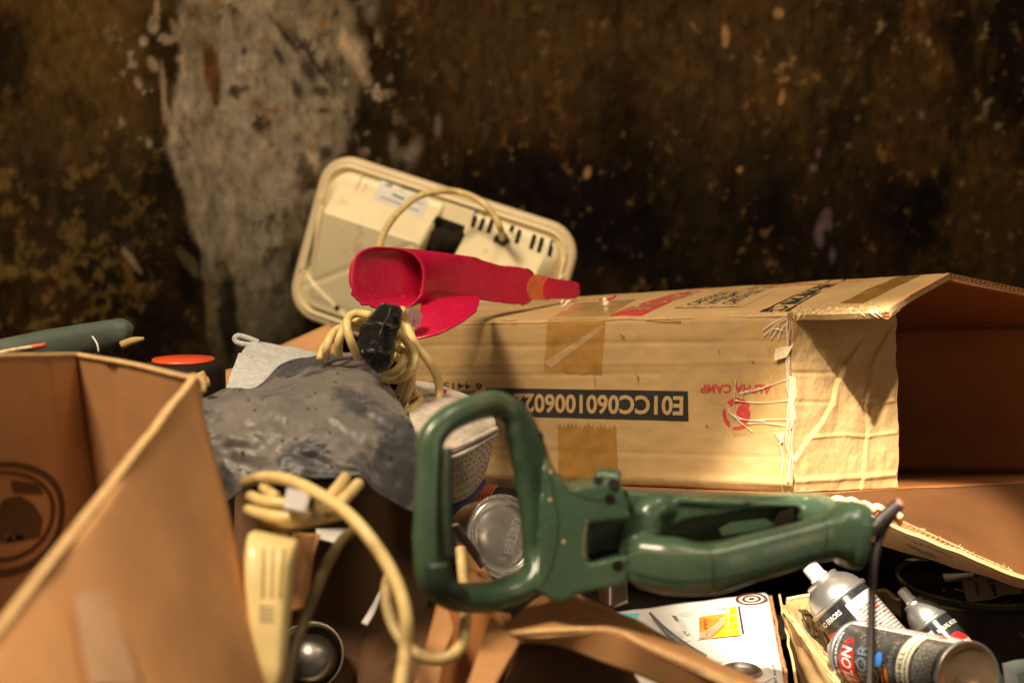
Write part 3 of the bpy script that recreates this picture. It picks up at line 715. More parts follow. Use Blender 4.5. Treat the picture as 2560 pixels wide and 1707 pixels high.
# ---- prints on the front panel
TX = .0004
dquad('number_band', dmap(front, [(255, 826), (1605, 848), (1608, 1050), (255, 1012)], 'z2', TX, front0), 'ink_black', carton, 60, 8)
dtext('number_lettering', 'E01CC0601006022', dmap(front, [(1576, 880), (445, 862), (445, 990), (1572, 1012)], 'z2', TX*2, front0), 'ink_tan', carton, bold=.028)
dtext('camp_lettering', 'ALPHA CAMP', dmap(front, [(2165, 803), (1688, 802), (1688, 860), (2160, 866)], 'z2', TX*1.8, front0), 'ink_red', carton, bold=.022)
dtext('barcode_digits', '6 441508 7', dmap(front, [(230, 795), (-200, 785), (-200, 832), (228, 838)], 'z2', TX, front0), 'ink_black', carton, bold=.005)
fb = dmap(front, [(185, 845), (-200, 830), (-200, 900), (183, 905)], 'z2', TX, front0); V = []; F = []; a = 0
while a < 1:
    wd = random.choice([.008, .014, .02]); k = len(V); V += [fb(a, 0), fb(a+wd, 0), fb(a+wd, 1), fb(a, 1)]; F.append((k, k+1, k+2, k+3)); a += wd+random.choice([.01, .018])
mk('barcode', V, F, 'ink_black', carton, False)
# swirl mark under the lettering
fs_ = dmap(front, [(1835, 893), (2035, 893), (2035, 1108), (1835, 1108)], 'z2', TX*1.6, front0)
def arc(cx, cy, rx, ry, a0, a1, n=16): return [(cx+rx*math.cos(math.radians(a0+(a1-a0)*i/n)), cy+ry*math.sin(math.radians(a0+(a1-a0)*i/n))) for i in range(n+1)]
L1 = arc(.5, .5, .5, .5, 225, 330)+arc(.56, .60, .40, .42, 318, 230)
L2 = arc(.5, .5, .5, .5, 120, 200)+arc(.62, .46, .52, .40, 195, 140)
L3 = arc(.5, .5, .5, .5, 40, 110)+arc(.46, .44, .44, .46, 100, 50)
L4 = arc(.70, .50, .24, .30, 0, 345)
dpoly('swirl_mark', fs_, [L1, L2, L3, L4], 'ink_red', carton)
# tape
def zig(k, amp, side=1):
    def e(a, b):
        if (side == 1 and b > .97): b = 1+amp*((round(a*k*2) % 2)*1.0-.5)+amp*.8*nz(a, 0, 8, 2)
        if (side == 0 and b < .03): b = -amp*((round(a*k*2) % 2)*1.0-.5)+amp*.8*nz(a, 0, 8, 3)
        return a, b
    return e
dquad('tape_strip', dmap(front, [(662, 375), (1052, 368), (1028, 742), (640, 722)], 'z2', .0003, front0), 'tape', carton, 46, 20, zig(23, .045))
dquad('tape_strip', dmap(front, [(735, 1075), (1125, 1085), (1138, 1450), (738, 1435)], 'z2', .0003, front0), 'tape', carton, 46, 20, zig(14, .07, 0))
dquad('tape_strip', dmap(front, [(1815, 765), (2150, 735), (2200, 1115), (1905, 1158)], 'z2', .0003, front0), 'tape_pale', carton, 24, 20, zig(9, .03))
dquad('tape_strip', dmap(front, [(1995, 395), (2280, 385), (2290, 520), (1995, 495)], 'z2', .0003, front0), 'tape_pale', carton, 20, 10)
dquad('tape_strip', dmap(front, [(2125, 510), (2285, 515), (2290, 1450), (2215, 1120)], 'z2', .00035, front0), 'tape_pale', carton, 12, 40, lambda a, b: (a+(.12*nz(0, b, 14, 5) if a < .1 else 0), b))
# strands, shreds and scratches
def onf(x, y, h, z='z2'):
    s, t = inv(front0, x, y, z); return front(s, t)+nrm(front0, s, t)*facing(front0)*h
def ons(x, y, h): return onf(x, y, h)
ST = []
for pts in [[(1915, 910), (2000, 915), (2120, 925), (2290, 905)], [(1900, 1005), (2010, 1040), (2150, 1035), (2290, 1030)], [(2010, 1060), (2120, 1060), (2250, 1075), (2300, 1100)],
            [(1950, 860), (2050, 845), (2160, 810), (2290, 765)], [(1880, 985), (1950, 1050), (2040, 1115)], [(1925, 770), (1918, 860), (1912, 960)], [(1960, 905), (1990, 850), (2110, 830)], [(1880, 960), (1900, 1000), (1960, 1035), (2120, 1045)]]:
    ST.append(tube_geo([ons(x, y+random.uniform(-5, 5), .002) for x, y in pts], .0011, k=6, sub=6, rs=[.0013, .0006, .0010, .0004, .0011]))
for k_ in range(3):
    pts = [(2280+random.uniform(-14, 14), 330+i*80) for i in range(15)]
    ST.append(tube_geo([ons(x, y, .0025) for x, y in pts], random.uniform(.0007, .0013), k=6, sub=4))
for pts in [[(2220, 1190), (2240, 1300), (2232, 1440), (2230, 1545)], [(2325, 980), (2300, 1200), (2310, 1380), (2262, 1545)], [(2190, 1120), (2225, 1170), (2255, 1130)], [(2105, 440), (2180, 390), (2265, 345)], [(2110, 480), (2200, 400), (2270, 360)], [(2160, 500), (2200, 440), (2215, 400)], [(2210, 505), (2225, 450), (2260, 400)], [(2150, 470), (2180, 430), (2245, 445)]]:
    ST.append(tube_geo([ons(x, y, .002) for x, y in pts], .0010, k=6, sub=6))
mk('tape_strands', *join(ST), 'film', carton, True)
M['film_thin'] = mat('clear_tape_curl', (.80, .62, .40), .15, var=.3, scale=90, coat=.8, alpha=.30)
dquad('tape_strip', dmap(front, [(645, 655), (1030, 405), (1045, 425), (685, 695)], 'z2', .0007, front0), 'film_thin', carton, 20, 3, lambda a, b: (a, b+.15*nz(a, 0, 7, 1)))
def poly_on(pts, h=.0006, nm='surface_tear', m='card_edge'):
    mk(nm, [onf(x, y, h) for x, y in pts], [tuple(range(len(pts)))], m, carton, False)
for q in [[(1310, 372), (1440, 385), (1500, 380), (1560, 378), (1555, 400), (1500, 392), (1400, 388), (1320, 380)], [(250, 378), (400, 380), (455, 375), (460, 405), (300, 408), (250, 400)], [(1150, 465), (1180, 480), (1185, 505), (1160, 498)],
          [(1240, 712), (1260, 735), (1275, 780), (1262, 750)], [(1258, 740), (1280, 755), (1272, 800)], [(975, 742), (990, 780), (992, 830), (983, 790)], [(2030, 640), (2048, 650), (2046, 668), (2034, 660)], [(1800, 570), (1812, 575), (1826, 620), (1815, 600)], [(1720, 1070), (1740, 1080), (1730, 1100)]]: poly_on(q)
poly_on([(2200, 560), (2250, 545), (2295, 545), (2320, 525), (2290, 590), (2275, 615), (2190, 640), (2195, 600)], .006, 'torn_liner', 'fibre')
poly_on([(2215, 1130), (2240, 1110), (2250, 1180), (2225, 1200)], .003, 'torn_liner', 'fibre')
poly_on([(2290, 740), (2335, 750), (2340, 860), (2320, 930), (2335, 1010), (2300, 1100), (2290, 900)], .0045, 'torn_liner', 'fibre')
# perforated crease along the top front edge
for i in range(95):
    s = .42+.54*i/95
    if random.random() < .25: continue
    p = front(s, .012); w2 = random.uniform(.0005, .0013); h2 = random.uniform(.0003, .0008)
    q = p+Vector((0, -.0012, .0005)); mk('perforation', [q+Vector((-w2, 0, 0)), q+Vector((w2, 0, 0)), q+Vector((w2*.5, 0, h2)), q+Vector((-w2*.6, 0, h2*.8))], [(0, 1, 2, 3)], 'card_edge', carton, False)
# ---- prints on the top panel
topd = lambda c, h=.0005, z='z2': dmap(top, c, z, h)
dpoly('red_print_band', topd([(1075, 350), (1310, 348), (1755, 160), (1640, 168)]), [[(0, 0), (.95, 0), (1.0, .05), (1, 1), (0, 1), (0, .1)]], 'ink_red', carton, 2)
dtext('red_band_lettering', 'CONTOUR', dmap(top, [(1610, 180), (1170, 322), (1320, 312), (1715, 178)], 'z2', .0009), 'ink_tan', carton, bold=.004)
ft = topd([(1515, 294), (1880, 290), (2260, 132), (1960, 148)])
def rule(a0, b0, a1, b1, w_=.004):
    n = Vector((b1-b0, -(a1-a0))); n = n.normalized()*w_ if n.length else n; return [(a0-n.x, b0-n.y), (a0+n.x, b0+n.y), (a1+n.x, b1+n.y), (a1-n.x, b1-n.y)]
rl = [rule(0, 0, 1.0, 0, .006), rule(0, 0, 0, 1), rule(.33, 0, .33, 1), rule(.66, 0, .66, 1), rule(1, 0, 1, 1), rule(0, .7, .9, .7, .006), rule(1.25, 0, 1.25, 1), rule(1.0, 0, 1.25, 0, .006)]
dpoly('table_rules', ft, rl, 'ink_black', carton, 1)
for k_, tx in enumerate(['CASE PACK', 'WEIGHT', 'CARTON SIZE']):
    a = k_*.33; g_ = (lambda f, a: lambda u, v: f(a+.30-.24*(v), .10+.52*u))(ft, a); dtext('table_lettering', tx, g_, 'ink_black', carton)
for k_ in (1, 2): 
    a = .05+k_*.33; g_ = (lambda f, a: lambda u, v: f(a+.25-.2*v, .75+.18*u))(ft, a); dtext('table_lettering', ['6', 'KGS', '0022'][k_], g_, 'ink_black', carton)
# black frame with outlined word, at the flap
z3b = dmap(top, [(20, 325), (180, 325), (590, 100), (480, 112)], 'z3', .0005)
dpoly('black_print_frame', z3b, [rule(0, .12, 0, 1, .05), rule(1, .12, 1, 1, .06), [(-.15, 0), (.2, 0), (.1, .12), (0, .14)], [(.85, 0), (1.12, 0), (1.06, .13), (.96, .12)], [(.24, 0), (.5, -.02), (.78, 0), (.8, .1), (.5, .15), (.2, .1)]]+[[(.14, y0), (.86, y0), (.86, y0+.105), (.14, y0+.105)] for y0 in (.18, .42, .66)], 'ink_black', carton, 2)
dpoly('black_print_frame', z3b, [[(.18, .31+k_*.24), (.5, .29+k_*.24), (.82, .31+k_*.24), (.82, .39+k_*.24), (.5, .41+k_*.24), (.18, .39+k_*.24)] for k_ in range(3)], 'ink_black', carton, 1)
dpoly('frame_lettering', dmap(top, [(20, 325), (180, 325), (590, 100), (480, 112)], 'z3', .001), [arc(.5, .06, .22, .045, 0, 345), *[arc(.5, .355+k_*.24, .24, .028, 0, 345) for k_ in range(3)], *[[(.2, .20+k_*.24), (.34, .20+k_*.24), (.62, .27+k_*.24), (.5, .27+k_*.24)] for k_ in range(3)]], 'ink_tan', carton, 0)
dquad('tape_strip', dmap(top, [(540, 265), (700, 265), (1090, 78), (930, 88)], 'z3', .0004), 'tape', carton, 10, 20)
dquad('tape_strip', dmap(top, [(690, 372), (1062, 366), (1260, 235), (850, 262)], 'z2', .0004), 'tape_pale', carton, 14, 14)

# foam crumbs on the carton
def crumbs(lst, label):
    parts = []
    for x, y, r in lst:
        s, t = inv(top, x, y, 'v'); parts.append(sphere_geo(top(s, t)+up*r*.9, r, (random.uniform(.8, 1.2), 1, random.uniform(.8, 1.1)), 6))
    o = mk('foam_crumb', *join(parts), 'foam', None, True); tag(o, label, 'foam crumb'); return o
crumbs([(1296, 690, .0036), (1303, 699, .0030), (1291, 698, .0030), (1299, 704, .0026), (1308, 695, .0022), (1294, 707, .002)], 'small clump of white foam crumbs below the tip of the red plastic nozzle')
crumbs([(1389, 695, .0034), (1391, 704, .0034), (1396, 698, .002)], 'pair of white foam crumbs beside a red scrap on top of the long carton')
s_, t_ = inv(top, 1401, 692, 'v'); q = top(s_, t_)+up*.003
o = tube('red_plastic_scrap', [q+Vector((-.014, 0, -.001)), q, q+Vector((.008, .004, .004))], .0016, 'red', None, k=6, sub=3); tag(o, 'thin red plastic scrap lying by foam crumbs on the long carton', 'scrap')

# ================================================================== CREAM APPLIANCE
AD = 1.115
ax_u = (P(1318, 522, 2.205)-P(790, 352, 2.285)).normalized()
q = P(663, 680, 2.327)-P(745, 380, 2.285); ax_v = (q-ax_u*q.dot(ax_u)).normalized(); ax_n = ax_u.cross(ax_v).normalized()
A0 = P(757, 341, 2.285)
if ax_n.dot(CAM-A0) < 0: ax_n = -ax_n
BR = .0085; A0 = A0+ax_u*BR+ax_v*BR
AW = .440-2*BR; AH = .276-2*BR
appl = thing('kitchen_appliance', 'cream plastic appliance seen from its vented underside, tilted against the stained wall', 'appliance', A0+ax_v*AH+ax_u*AW*.5)
def rr(u, v, r, mx=0.0):              # distance inside a rounded rectangle (m), negative outside
    x = abs(u-AW/2)-(AW/2-mx-r); y = abs(v-AH/2)-(AH/2-mx-r)
    return r-(math.hypot(max(x, 0), max(y, 0))+min(max(x, y), 0))
def ss(x, a, b):
    x = max(0, min(1, (x-a)/(b-a))); return x*x*(3-2*x)
def appl_h(u, v):
    d = rr(u, v, .045)
    lip = .020*ss(d, 0, .006) - .012*ss(d, .008, .013)
    inn = rr(u, v, .035, .014)
    top_ch = ss(v, .018, .030)
    h = lip
    if inn > 0:
        slope = min(1, max(0, (v-.020)/.062)); side = min(1, inn/.022)
        body = .010*ss(inn, 0, .004)+.052*slope*min(1, side)
        if v > .082: body -= (v-.082)*.33*side
        # pressed diagonals
        dg = abs((v-.082)-.75*(AW*.46-u)) if u < AW*.46 else 9
        if u < AW*.46 and v > .085: body -= .0015*math.exp(-(dg/.006)**2)
        dg2 = abs((v-.195)-.55*(u-.02)); 
        if v > .18 and u < .2: body += .005*(1 if (v-.195)-.55*(u-.02) > 0 else 0)
        # central channel
        c0, c1 = AW*.485, AW*.605; ch = ss(u, c0-.003, c0+.003)*(1-ss(u, c1-.003, c1+.003))
        body = body*(1-ch)+ch*(.006 if v < .062 else -.020)
        h += body
    return h
def appl_fn(s, t):
    u, v = min(max(s, 0), 1)*AW, min(max(t, 0), 1)*AH
    if rr(u, v, .045) < 0:
        cx = .045 if u < AW/2 else AW-.045; cy = .045 if v < AH/2 else AH-.045; l = math.hypot(u-cx, v-cy); u, v = cx+(u-cx)*.045/l, cy+(v-cy)*.045/l
    u += (s-min(max(s, 0), 1))*AW; v += (t-min(max(t, 0), 1))*AH
    return A0+ax_u*u+ax_v*v+ax_n*appl_h(u, v)
sheet('casing', appl_fn, 240, 170, .003, 'cream', appl, edge='rim')
# outer rim bead
bead = []
for cx, cy, a0 in ((AW-.045, .045, -90), (AW-.045, AH-.045, 0), (.045, AH-.045, 90), (.045, .045, 180)):
    for i in range(9):
        th = math.radians(a0+90*i/8); bead.append(A0+ax_u*(cx+.045*math.cos(th))+ax_v*(cy+.045*math.sin(th))+ax_n*.006)
tube('rim', bead, .0085, 'rim', appl, k=14, sub=1, closed=True)
ainv = lambda x, y, z='z1': inv(appl_fn, x, y, z)
def appl_flat(s, t):
    u, v = s*AW, t*AH; return A0+ax_u*u+ax_v*v+ax_n*(.018+.052*min(1, max(0, (v-.020)/.062)))
def adm(c, h=.0006, z='z1'): return dmap(appl_flat, c, z, h, appl_flat)
AB = bvh_of('casing')
adm = lambda c, h=.0006, z='z1': rmap(AB, c, z, h)
dquad('rating_label', adm([(795, 280), (1150, 410), (1075, 590), (730, 455)]), 'label', appl, 8, 6)
lb = adm([(795, 280), (1150, 410), (1075, 590), (730, 455)], .0010)
dpoly('rating_print', lb, [arc(.17, .30, .07, .16, 0, 345), [(.38, .10), (.95, .06), (.95, .18), (.40, .22)], [(.30, .52), (.55, .55), (.55, .64), (.30, .62)], [(.4, .3), (.9, .3), (.9, .33), (.4, .34)], [(.6, .5), (.95, .5), (.95, .53), (.6, .53)], [(.1, .8), (.9, .8), (.9, .84), (.1, .84)]], 'grey_ink', appl)
slots = [(1465, 550, 1435, 660), (1523, 570, 1488, 680), (1580, 600, 1548, 700), (1727, 645, 1712, 690), (1778, 670, 1750, 775), (1885, 705, 1855, 815), (1940, 725, 1910, 840), (2012, 750, 1983, 865)]
for a, b, c, d in slots:
    dpoly('vent_slot', adm([(a-14, b-4), (a+14, b+6), (c+14, d+4), (c-14, d-6)], .0012), [[(.1, 0), (.9, 0), (1, .06), (1, .94), (.9, 1), (.1, 1), (0, .94), (0, .06)]], 'black_mat', appl)
for a, b, c, d in [(655, 262, 592, 398), (713, 287, 645, 412)]:
    dpoly('moulded_groove', adm([(a-3, b), (a+3, b+2), (c+3, d), (c-3, d-2)], .0008), [[(0, 0), (1, 0), (1, 1), (0, 1)]], 'rim', appl)
dpoly('screw_hole', adm([(445, 1212), (487, 1212), (487, 1252), (445, 1252)], .0008), [[(.5+.5*math.cos(k*.524), .5+.5*math.sin(k*.524)) for k in range(12)]], 'black_mat', appl)
# dark works in the channel
HD = ray(AB, 1260, 700, 'z1')[0]; HD = ((HD-CAM).y*cp-(HD-CAM).z*sp)
wk = join([sphere_geo(P(x, y, HD-.005, 'z1'), r*1.1, (1.2, .7, .8), 10) for x, y, r in [(1200, 740, .022), (1130, 790, .020), (1270, 760, .020), (1320, 720, .012), (1060, 800, .012)]])
dpoly('channel_gap', adm([(1180, 572), (1385, 645), (1325, 870), (1010, 830)], .0010), [[(0, 0), (1, 0), (1, 1), (0, 1), (0, .5)]], 'black_mat', appl, 3)
HD = ray(AB, 1260, 700, 'z1')[0]; HD = ((HD-CAM).y*cp-(HD-CAM).z*sp)
mk('motor_lump', *wk, 'black_mat', appl, True)
cpts = [(755, 900, 1.86), (765, 830, 1.92), (800, 700, 1.99), (895, 560, 2.05), (1040, 440, 2.09), (1200, 396, 2.11), (1350, 405, 2.13), (1500, 470, 2.10), (1590, 570, 2.10), (1640, 670, 2.11), (1650, 745, 2.0)]
GD = ray(AB, 1650, 745, 'z1')[0]; GD = ((GD-CAM).y*cp-(GD-CAM).z*sp)
cpts = [(a, b, min(c, GD-.045+.030*k/10) if k < 10 else GD) for k, (a, b, c) in enumerate(cpts)]
tube('power_cord', PL(cpts, 0, 'z1'), .0050, 'cord', appl, k=12, sub=8)
tube('cord_grommet', [P(1648, 725, GD-.015, 'z1'), P(1652, 765, GD+.004, 'z1')], .0090, 'black', appl, k=14, sub=1)
tube('cord_grommet', [P(1590, 738, GD-.003, 'z1'), P(1700, 752, GD-.003, 'z1')], .0050, 'black', appl, k=10, sub=1)

# ================================================================== RED CUT BOTTLE
red = thing('red_plastic_scoop', 'crimson plastic bottle with its end cut open, laid on the corner of the long carton', 'plastic bottle', P(1040, 700, 1.72))
def ring(cx, cy, rx, ry, d, tilt, ang=0, e=2.6, k=48, z='z1', jag=0):
    c = P(cx, cy, d, z); s = d/FPX/Z[z][2]; R = Vector((1, 0, 0)); U_ = Vector((0, sp, cp)); Fw = Vector((0, cp, -sp))
    ca, sa = math.cos(math.radians(ang)), math.sin(math.radians(ang)); out = []
    for j in range(k):
        th = 2*math.pi*j/k; x, y = math.cos(th), math.sin(th)
        x = math.copysign(abs(x)**(2/e), x)*rx; y = math.copysign(abs(y)**(2/e), y)*ry
        X, Y = x*ca-y*sa, x*sa+y*ca
        jj = jag*noise.noise(Vector((j*.9, cx, 0)))*(1 if y < 0 else .15)
        out.append(c+R*(X*s+jj)+U_*(Y*s+jj)+Fw*(x*s*tilt))
    return out
RG = [ring(822, 1020, 244, 212, 1.660, .55, -3, 2.7, jag=.0045), ring(850, 1018, 238, 208, 1.668, .55, -3, 2.8), ring(1050, 1000, 150, 172, 1.70, 1.0, -5, 2.8), ring(1260, 1005, 105, 152, 1.735, 1.0, -6, 2.6),
      ring(1450, 1022, 84, 144, 1.772, 1.0, -7, 2.4), ring(1545, 1044, 76, 139, 1.785, 1.0, -7, 2.2), ring(1600, 1056, 72, 134, 1.793, 1.0, -7, 2.1), ring(1650, 1063, 70, 132, 1.80, 1., -7, 2.0)]
for i in range(9):
    RG.append(ring(1662+i*13, 1064+i*1.2, 68, (132, 136)[i % 2], 1.802+i*.002, 1., -7, 2.0))
RG += [ring(1790, 1076, 64, 131, 1.822, 1, -7, 2), ring(1822, 1080, 60, 116, 1.828, 1, -7, 2), ring(1850, 1083, 50, 80, 1.834, 1, -7, 2)]
V = [p for r in RG for p in r]; k = 48; F = []
for i in range(len(RG)-1):
    for j in range(k): F.append((i*k+j, i*k+(j+1) % k, (i+1)*k+(j+1) % k, (i+1)*k+j))
hole = lambda f: False
body = mk('bottle_body', V, F, 'red', red, True)
so = body.modifiers.new('wall', 'SOLIDIFY'); so.thickness = .0022; so.offset = -1
RG2 = [ring(1862, 1083, 46, 84, 1.834, 1, -7, 2), ring(1885, 1084, 50, 90, 1.836, 1, -7, 2), ring(1978, 1094, 46, 84, 1.852, 1, -7, 2), ring(1990, 1094, 40, 78, 1.853, 1, -7, 2)]
gr = []
for r_ in RG2:
    c = sum(r_, Vector())/48; gr.append([c+(p-c)*(1.03 if (j//2) % 2 else .97) for j, p in enumerate(r_)])
V = [p for r in gr for p in r]; F = []
for i in range(3):
    for j in range(k): F.append((i*k+j, i*k+(j+1) % k, (i+1)*k+(j+1) % k, (i+1)*k+j))
mk('ridged_collar', V, F, 'orange', red, False)
RG3 = [ring(1985, 1094, 42, 77, 1.852, 1, -7, 2), ring(2050, 1098, 40, 71, 1.862, 1, -7, 2), ring(2150, 1104, 36, 64, 1.88, 1, -7, 2.2), ring(2175, 1106, 33, 60, 1.885, 1, -7, 2.2), ring(2192, 1107, 22, 46, 1.888, 1, -7, 2.2), ring(2194, 1107, .5, 1, 1.888, 1, -7, 2)]
V = [p for r in RG3 for p in r]; F = []
for i in range(5):
    for j in range(k): F.append((i*k+j, i*k+(j+1) % k, (i+1)*k+(j+1) % k, (i+1)*k+j))
mk('nozzle_cap', V, F, 'red', red, True)
lf = rows_fn([PL([(1075, 1180, 1.70), (1180, 1160, 1.71), (1300, 1150, 1.73), (1490, 1140, 1.77)], 0, 'z1'), PL([(1050, 1290, 1.66), (1180, 1270, 1.67), (1330, 1230, 1.69), (1485, 1190, 1.72)], 0, 'z1'),
              PL([(1005, 1455, 1.635), (1170, 1420, 1.635), (1340, 1340, 1.65), (1460, 1250, 1.67)], 0, 'z1')])
sheet('cut_flap', lambda s, t: lf(s, t)+Vector((0, .004*math.sin(math.pi*t), .0012*nz(s, t, 12, 4)*(t > .7))), 40, 24, .002, 'red', red, edge='red')
tube('flap_rim', [lf(i/12, 1)+Vector((0, -.001, .0008*nz(i, 0, 1.3, 3))) for i in range(13)], .0016, 'red', red, k=8, sub=4)
V = []; F = []
for i in range(7):
    p = P(975+random.uniform(-20, 60), 1245+random.uniform(0, 90), 1.63, 'z1'); kk = len(V)
    V += [p, p+Vector((.008, 0, .003)), p+Vector((.004, -.004, -.012)), p+Vector((-.004, 0, -.006))]; F.append((kk, kk+1, kk+2, kk+3))
o = mk('crumpled_wrapper', V, F, mat('purplish_wrapper', (.22, .10, .10), .4), None, False); tag(o, 'crumpled purplish wrapper scrap tucked under the red cut bottle', 'wrapper')

# ================================================================== GREEN HEDGE TRIMMER
trim = thing('hedge_trimmer', 'sage green electric hedge trimmer with loop front handle, black cable at its right end', 'hedge trimmer', P(1500, 1370, 1.25))
lp = [(190, 520, 1.150), (197, 400, 1.152), (285, 290, 1.16), (430, 215, 1.175), (590, 175, 1.195), (705, 225, 1.205), (770, 350, 1.21), (822, 520, 1.215), (866, 700, 1.22), (905, 950, 1.222), (905, 1130, 1.222), (820, 1290, 1.21), (620, 1380, 1.19), (430, 1400, 1.17), (290, 1375, 1.155), (195, 1260, 1.145), (172, 1050, 1.142), (178, 750, 1.145)]
loopn = Vector((.22, .95, -.2))
LX, RX = (-.10, .95, -.2), (.62, .76, -.15)
loopn = [LX, LX, LX, (.05, .95, -.35), (.2, .9, -.35), (.4, .9, -.3), (.55, .8, -.2), RX, RX, RX, RX, (.4, .85, .0), (.1, .95, .1), (0, .95, .1), LX, LX, LX, LX]
A_ = [x*.001 for x in (11.2, 11.2, 11, 11, 11, 11, 10.5, 10, 10, 11, 12, 12.5, 11, 11, 11.5, 12.5, 12, 11.4)]
B_ = [x*.001 for x in (14, 13, 13, 13, 14, 16, 19, 22, 25, 26, 26, 22, 15, 14, 14, 14, 13, 13)]
g1 = tube_geo(PL(lp, 0, 'z4'), 0, k=20, sub=6, closed=True, axis=loopn, ra=A_, rb=B_, expo=2.5)
hub = [prism_geo([(930, 520), (985, 610), (1070, 690), (1230, 655), (1370, 650), (1420, 720), (1435, 870), (1180, 905), (1175, 1150), (1420, 1100), (1425, 1270), (1150, 1325), (990, 1390), (880, 1330), (900, 900)], 1.185, 1.255, 'z4'),
       prism_geo([(1100, 880), (1440, 840), (1440, 1120), (1100, 1160)], 1.228, 1.262, 'z4')]
hub += [tube_geo(PL([(1230, 660, 1.20), (1390, 680, 1.20)], 0, 'z4'), .012, k=14, sub=2)]
blend('front_housing', [g1]+hub, 'green', trim, .0020, 5)
rear = [prism_geo([(60, 130), (550, 150), (1690, 168), (1735, 215), (1640, 330), (1500, 470), (1100, 560), (600, 620), (200, 640), (60, 600)], 1.258, 1.296, 'z5'),
        tube_geo(PL([(325, 450, 1.240), (340, 350, 1.240), (430, 270, 1.243), (600, 262, 1.25)], 0, 'z5'), 0, k=14, sub=6, rs=[.013, .0145, .0140, .009]),
        prism_geo([(330, 300), (430, 205), (560, 180), (1060, 196), (1480, 214), (1560, 300), (1500, 345), (1440, 245), (1100, 250), (860, 300), (600, 345), (430, 420), (340, 440)], 1.238, 1.275, 'z5'),
        prism_geo([(560, 165), (1080, 195), (1060, 225), (900, 235), (540, 210)], 1.235, 1.275, 'z5')]
gp = PL([(235, 650, 1.200), (330, 665, 1.195), (520, 692, 1.190), (790, 715, 1.185), (1100, 640, 1.190), (1500, 530, 1.200), (1670, 482, 1.205), (1780, 462, 1.208), (1830, 458, 1.21), (1915, 468, 1.213)], 0, 'z5')
grip = tube_geo(gp, 0, k=24, sub=6, axis=Vector((0, .97, -.2)), ra=[.0145, .0222, .0240, .0215, .0193, .0182, .0188, .0235, .0280, .0285], rb=[.012, .020, .023, .022, .020, .019, .020, .023, .026, .026], expo=3.0)
rear += [grip, tube_geo(PL([(290, 600, 1.20), (300, 480, 1.225), (340, 400, 1.245)], 0, 'z5'), .018, k=14, sub=4),
         tube_geo(PL([(1780, 410, 1.215), (1640, 345, 1.235), (1540, 300, 1.255)], 0, 'z5'), .0135, k=14, sub=4)]
blend('rear_housing', rear, 'green', trim, .0020, 4)
mk('trigger', *prism_geo([(890, 430), (980, 380), (1240, 352), (1290, 380), (1180, 420), (900, 462)], 1.222, 1.236, 'z5'), 'green', trim, False)
mk('trigger_slot', *prism_geo([(1300, 385), (1330, 310), (1430, 260), (1435, 345), (1330, 395)], 1.232, 1.246, 'z5'), 'black_mat', trim, False)
ho = bpy.data.objects['front_housing']; oo = ORG['front_housing']
BV = BVHTree.FromPolygons([v.co+oo for v in ho.data.vertices], [tuple(p.vertices) for p in ho.data.polygons])
def surf_line(nm, bv, pts, z_, wd, m, parent, lift=.0005):
    path = catmull([Vector((x, y, 0)) for x, y in pts], 10); V = []; F = []; last = None; hp = []
    for p in path:
        h = bv.ray_cast(CAM, (P(p.x, p.y, 1.0, z_)-CAM).normalized())
        if h[0] is not None and h[0].y < 1.6: hp.append((h[0], h[1] if h[1].dot(CAM-h[0]) > 0 else -h[1]))
    if len(hp) < 2: return
    for i, (c, n_) in enumerate(hp):
        T = (hp[min(i+1, len(hp)-1)][0]-hp[max(i-1, 0)][0]).normalized(); sd_ = T.cross(n_).normalized()*wd; V += [c+n_*lift-sd_, c+n_*lift+sd_]
    for i in range(len(hp)-1): F.append((2*i, 2*i+1, 2*i+3, 2*i+2))
    mk(nm, V, F, m, parent, False)
BR_ = bvh_of('rear_housing')
M['seam_dark'] = mat('dark_seam', (.015, .022, .015), .6); M['scuff'] = mat('pale_worn_seam', (.24, .22, .13), .5)
for pts, wd, m_ in [([(185, 640), (330, 590), (520, 600), (780, 600)], .0004, 'scuff'), ([(175, 730), (500, 800), (800, 800), (1200, 720), (1660, 600), (1900, 610)], .00045, 'seam_dark'),
                    ([(800, 560), (835, 640), (845, 760), (840, 860)], .0005, 'seam_dark'), ([(1665, 345), (1690, 470), (1660, 640)], .0004, 'seam_dark'), ([(860, 560), (1150, 470), (1500, 385)], .0007, 'scuff'),
                    ([(300, 470), (330, 440), (640, 440)], .0003, 'scuff'), ([(540, 165), (1060, 205), (1400, 180)], .0004, 'seam_dark')]:
    surf_line('mould_seam', BR_, pts, 'z5', wd, m_, trim)
for pts, wd, m_ in [([(135, 700), (140, 450), (240, 300), (420, 185), (600, 150)], .0003, 'scuff'), ([(1000, 620), (1060, 720), (1180, 770), (1400, 800)], .0004, 'seam_dark'), ([(930, 560), (1000, 900), (960, 1200), (860, 1370)], .00035, 'seam_dark'),
                    ([(1180, 905), (1175, 1145), (1400, 1120)], .0007, 'scuff'), ([(640, 110), (780, 220), (860, 400), (960, 620)], .0004, 'scuff')]:
    surf_line('mould_seam', BV, pts, 'z4', wd, m_, trim)
for x, y, z_ in [(952, 608, 'z4'), (1036, 1048, 'z4'), (950, 785, 'z4'), (1320, 1080, 'z4')]:
    h = BV.ray_cast(CAM, (P(x, y, 1.0, z_)-CAM).normalized())
    if h[0] is not None: mk('paint_fleck', *sphere_geo(h[0], .0012, (1.2, .5, 1.5), 6), 'fibre', trim, True)
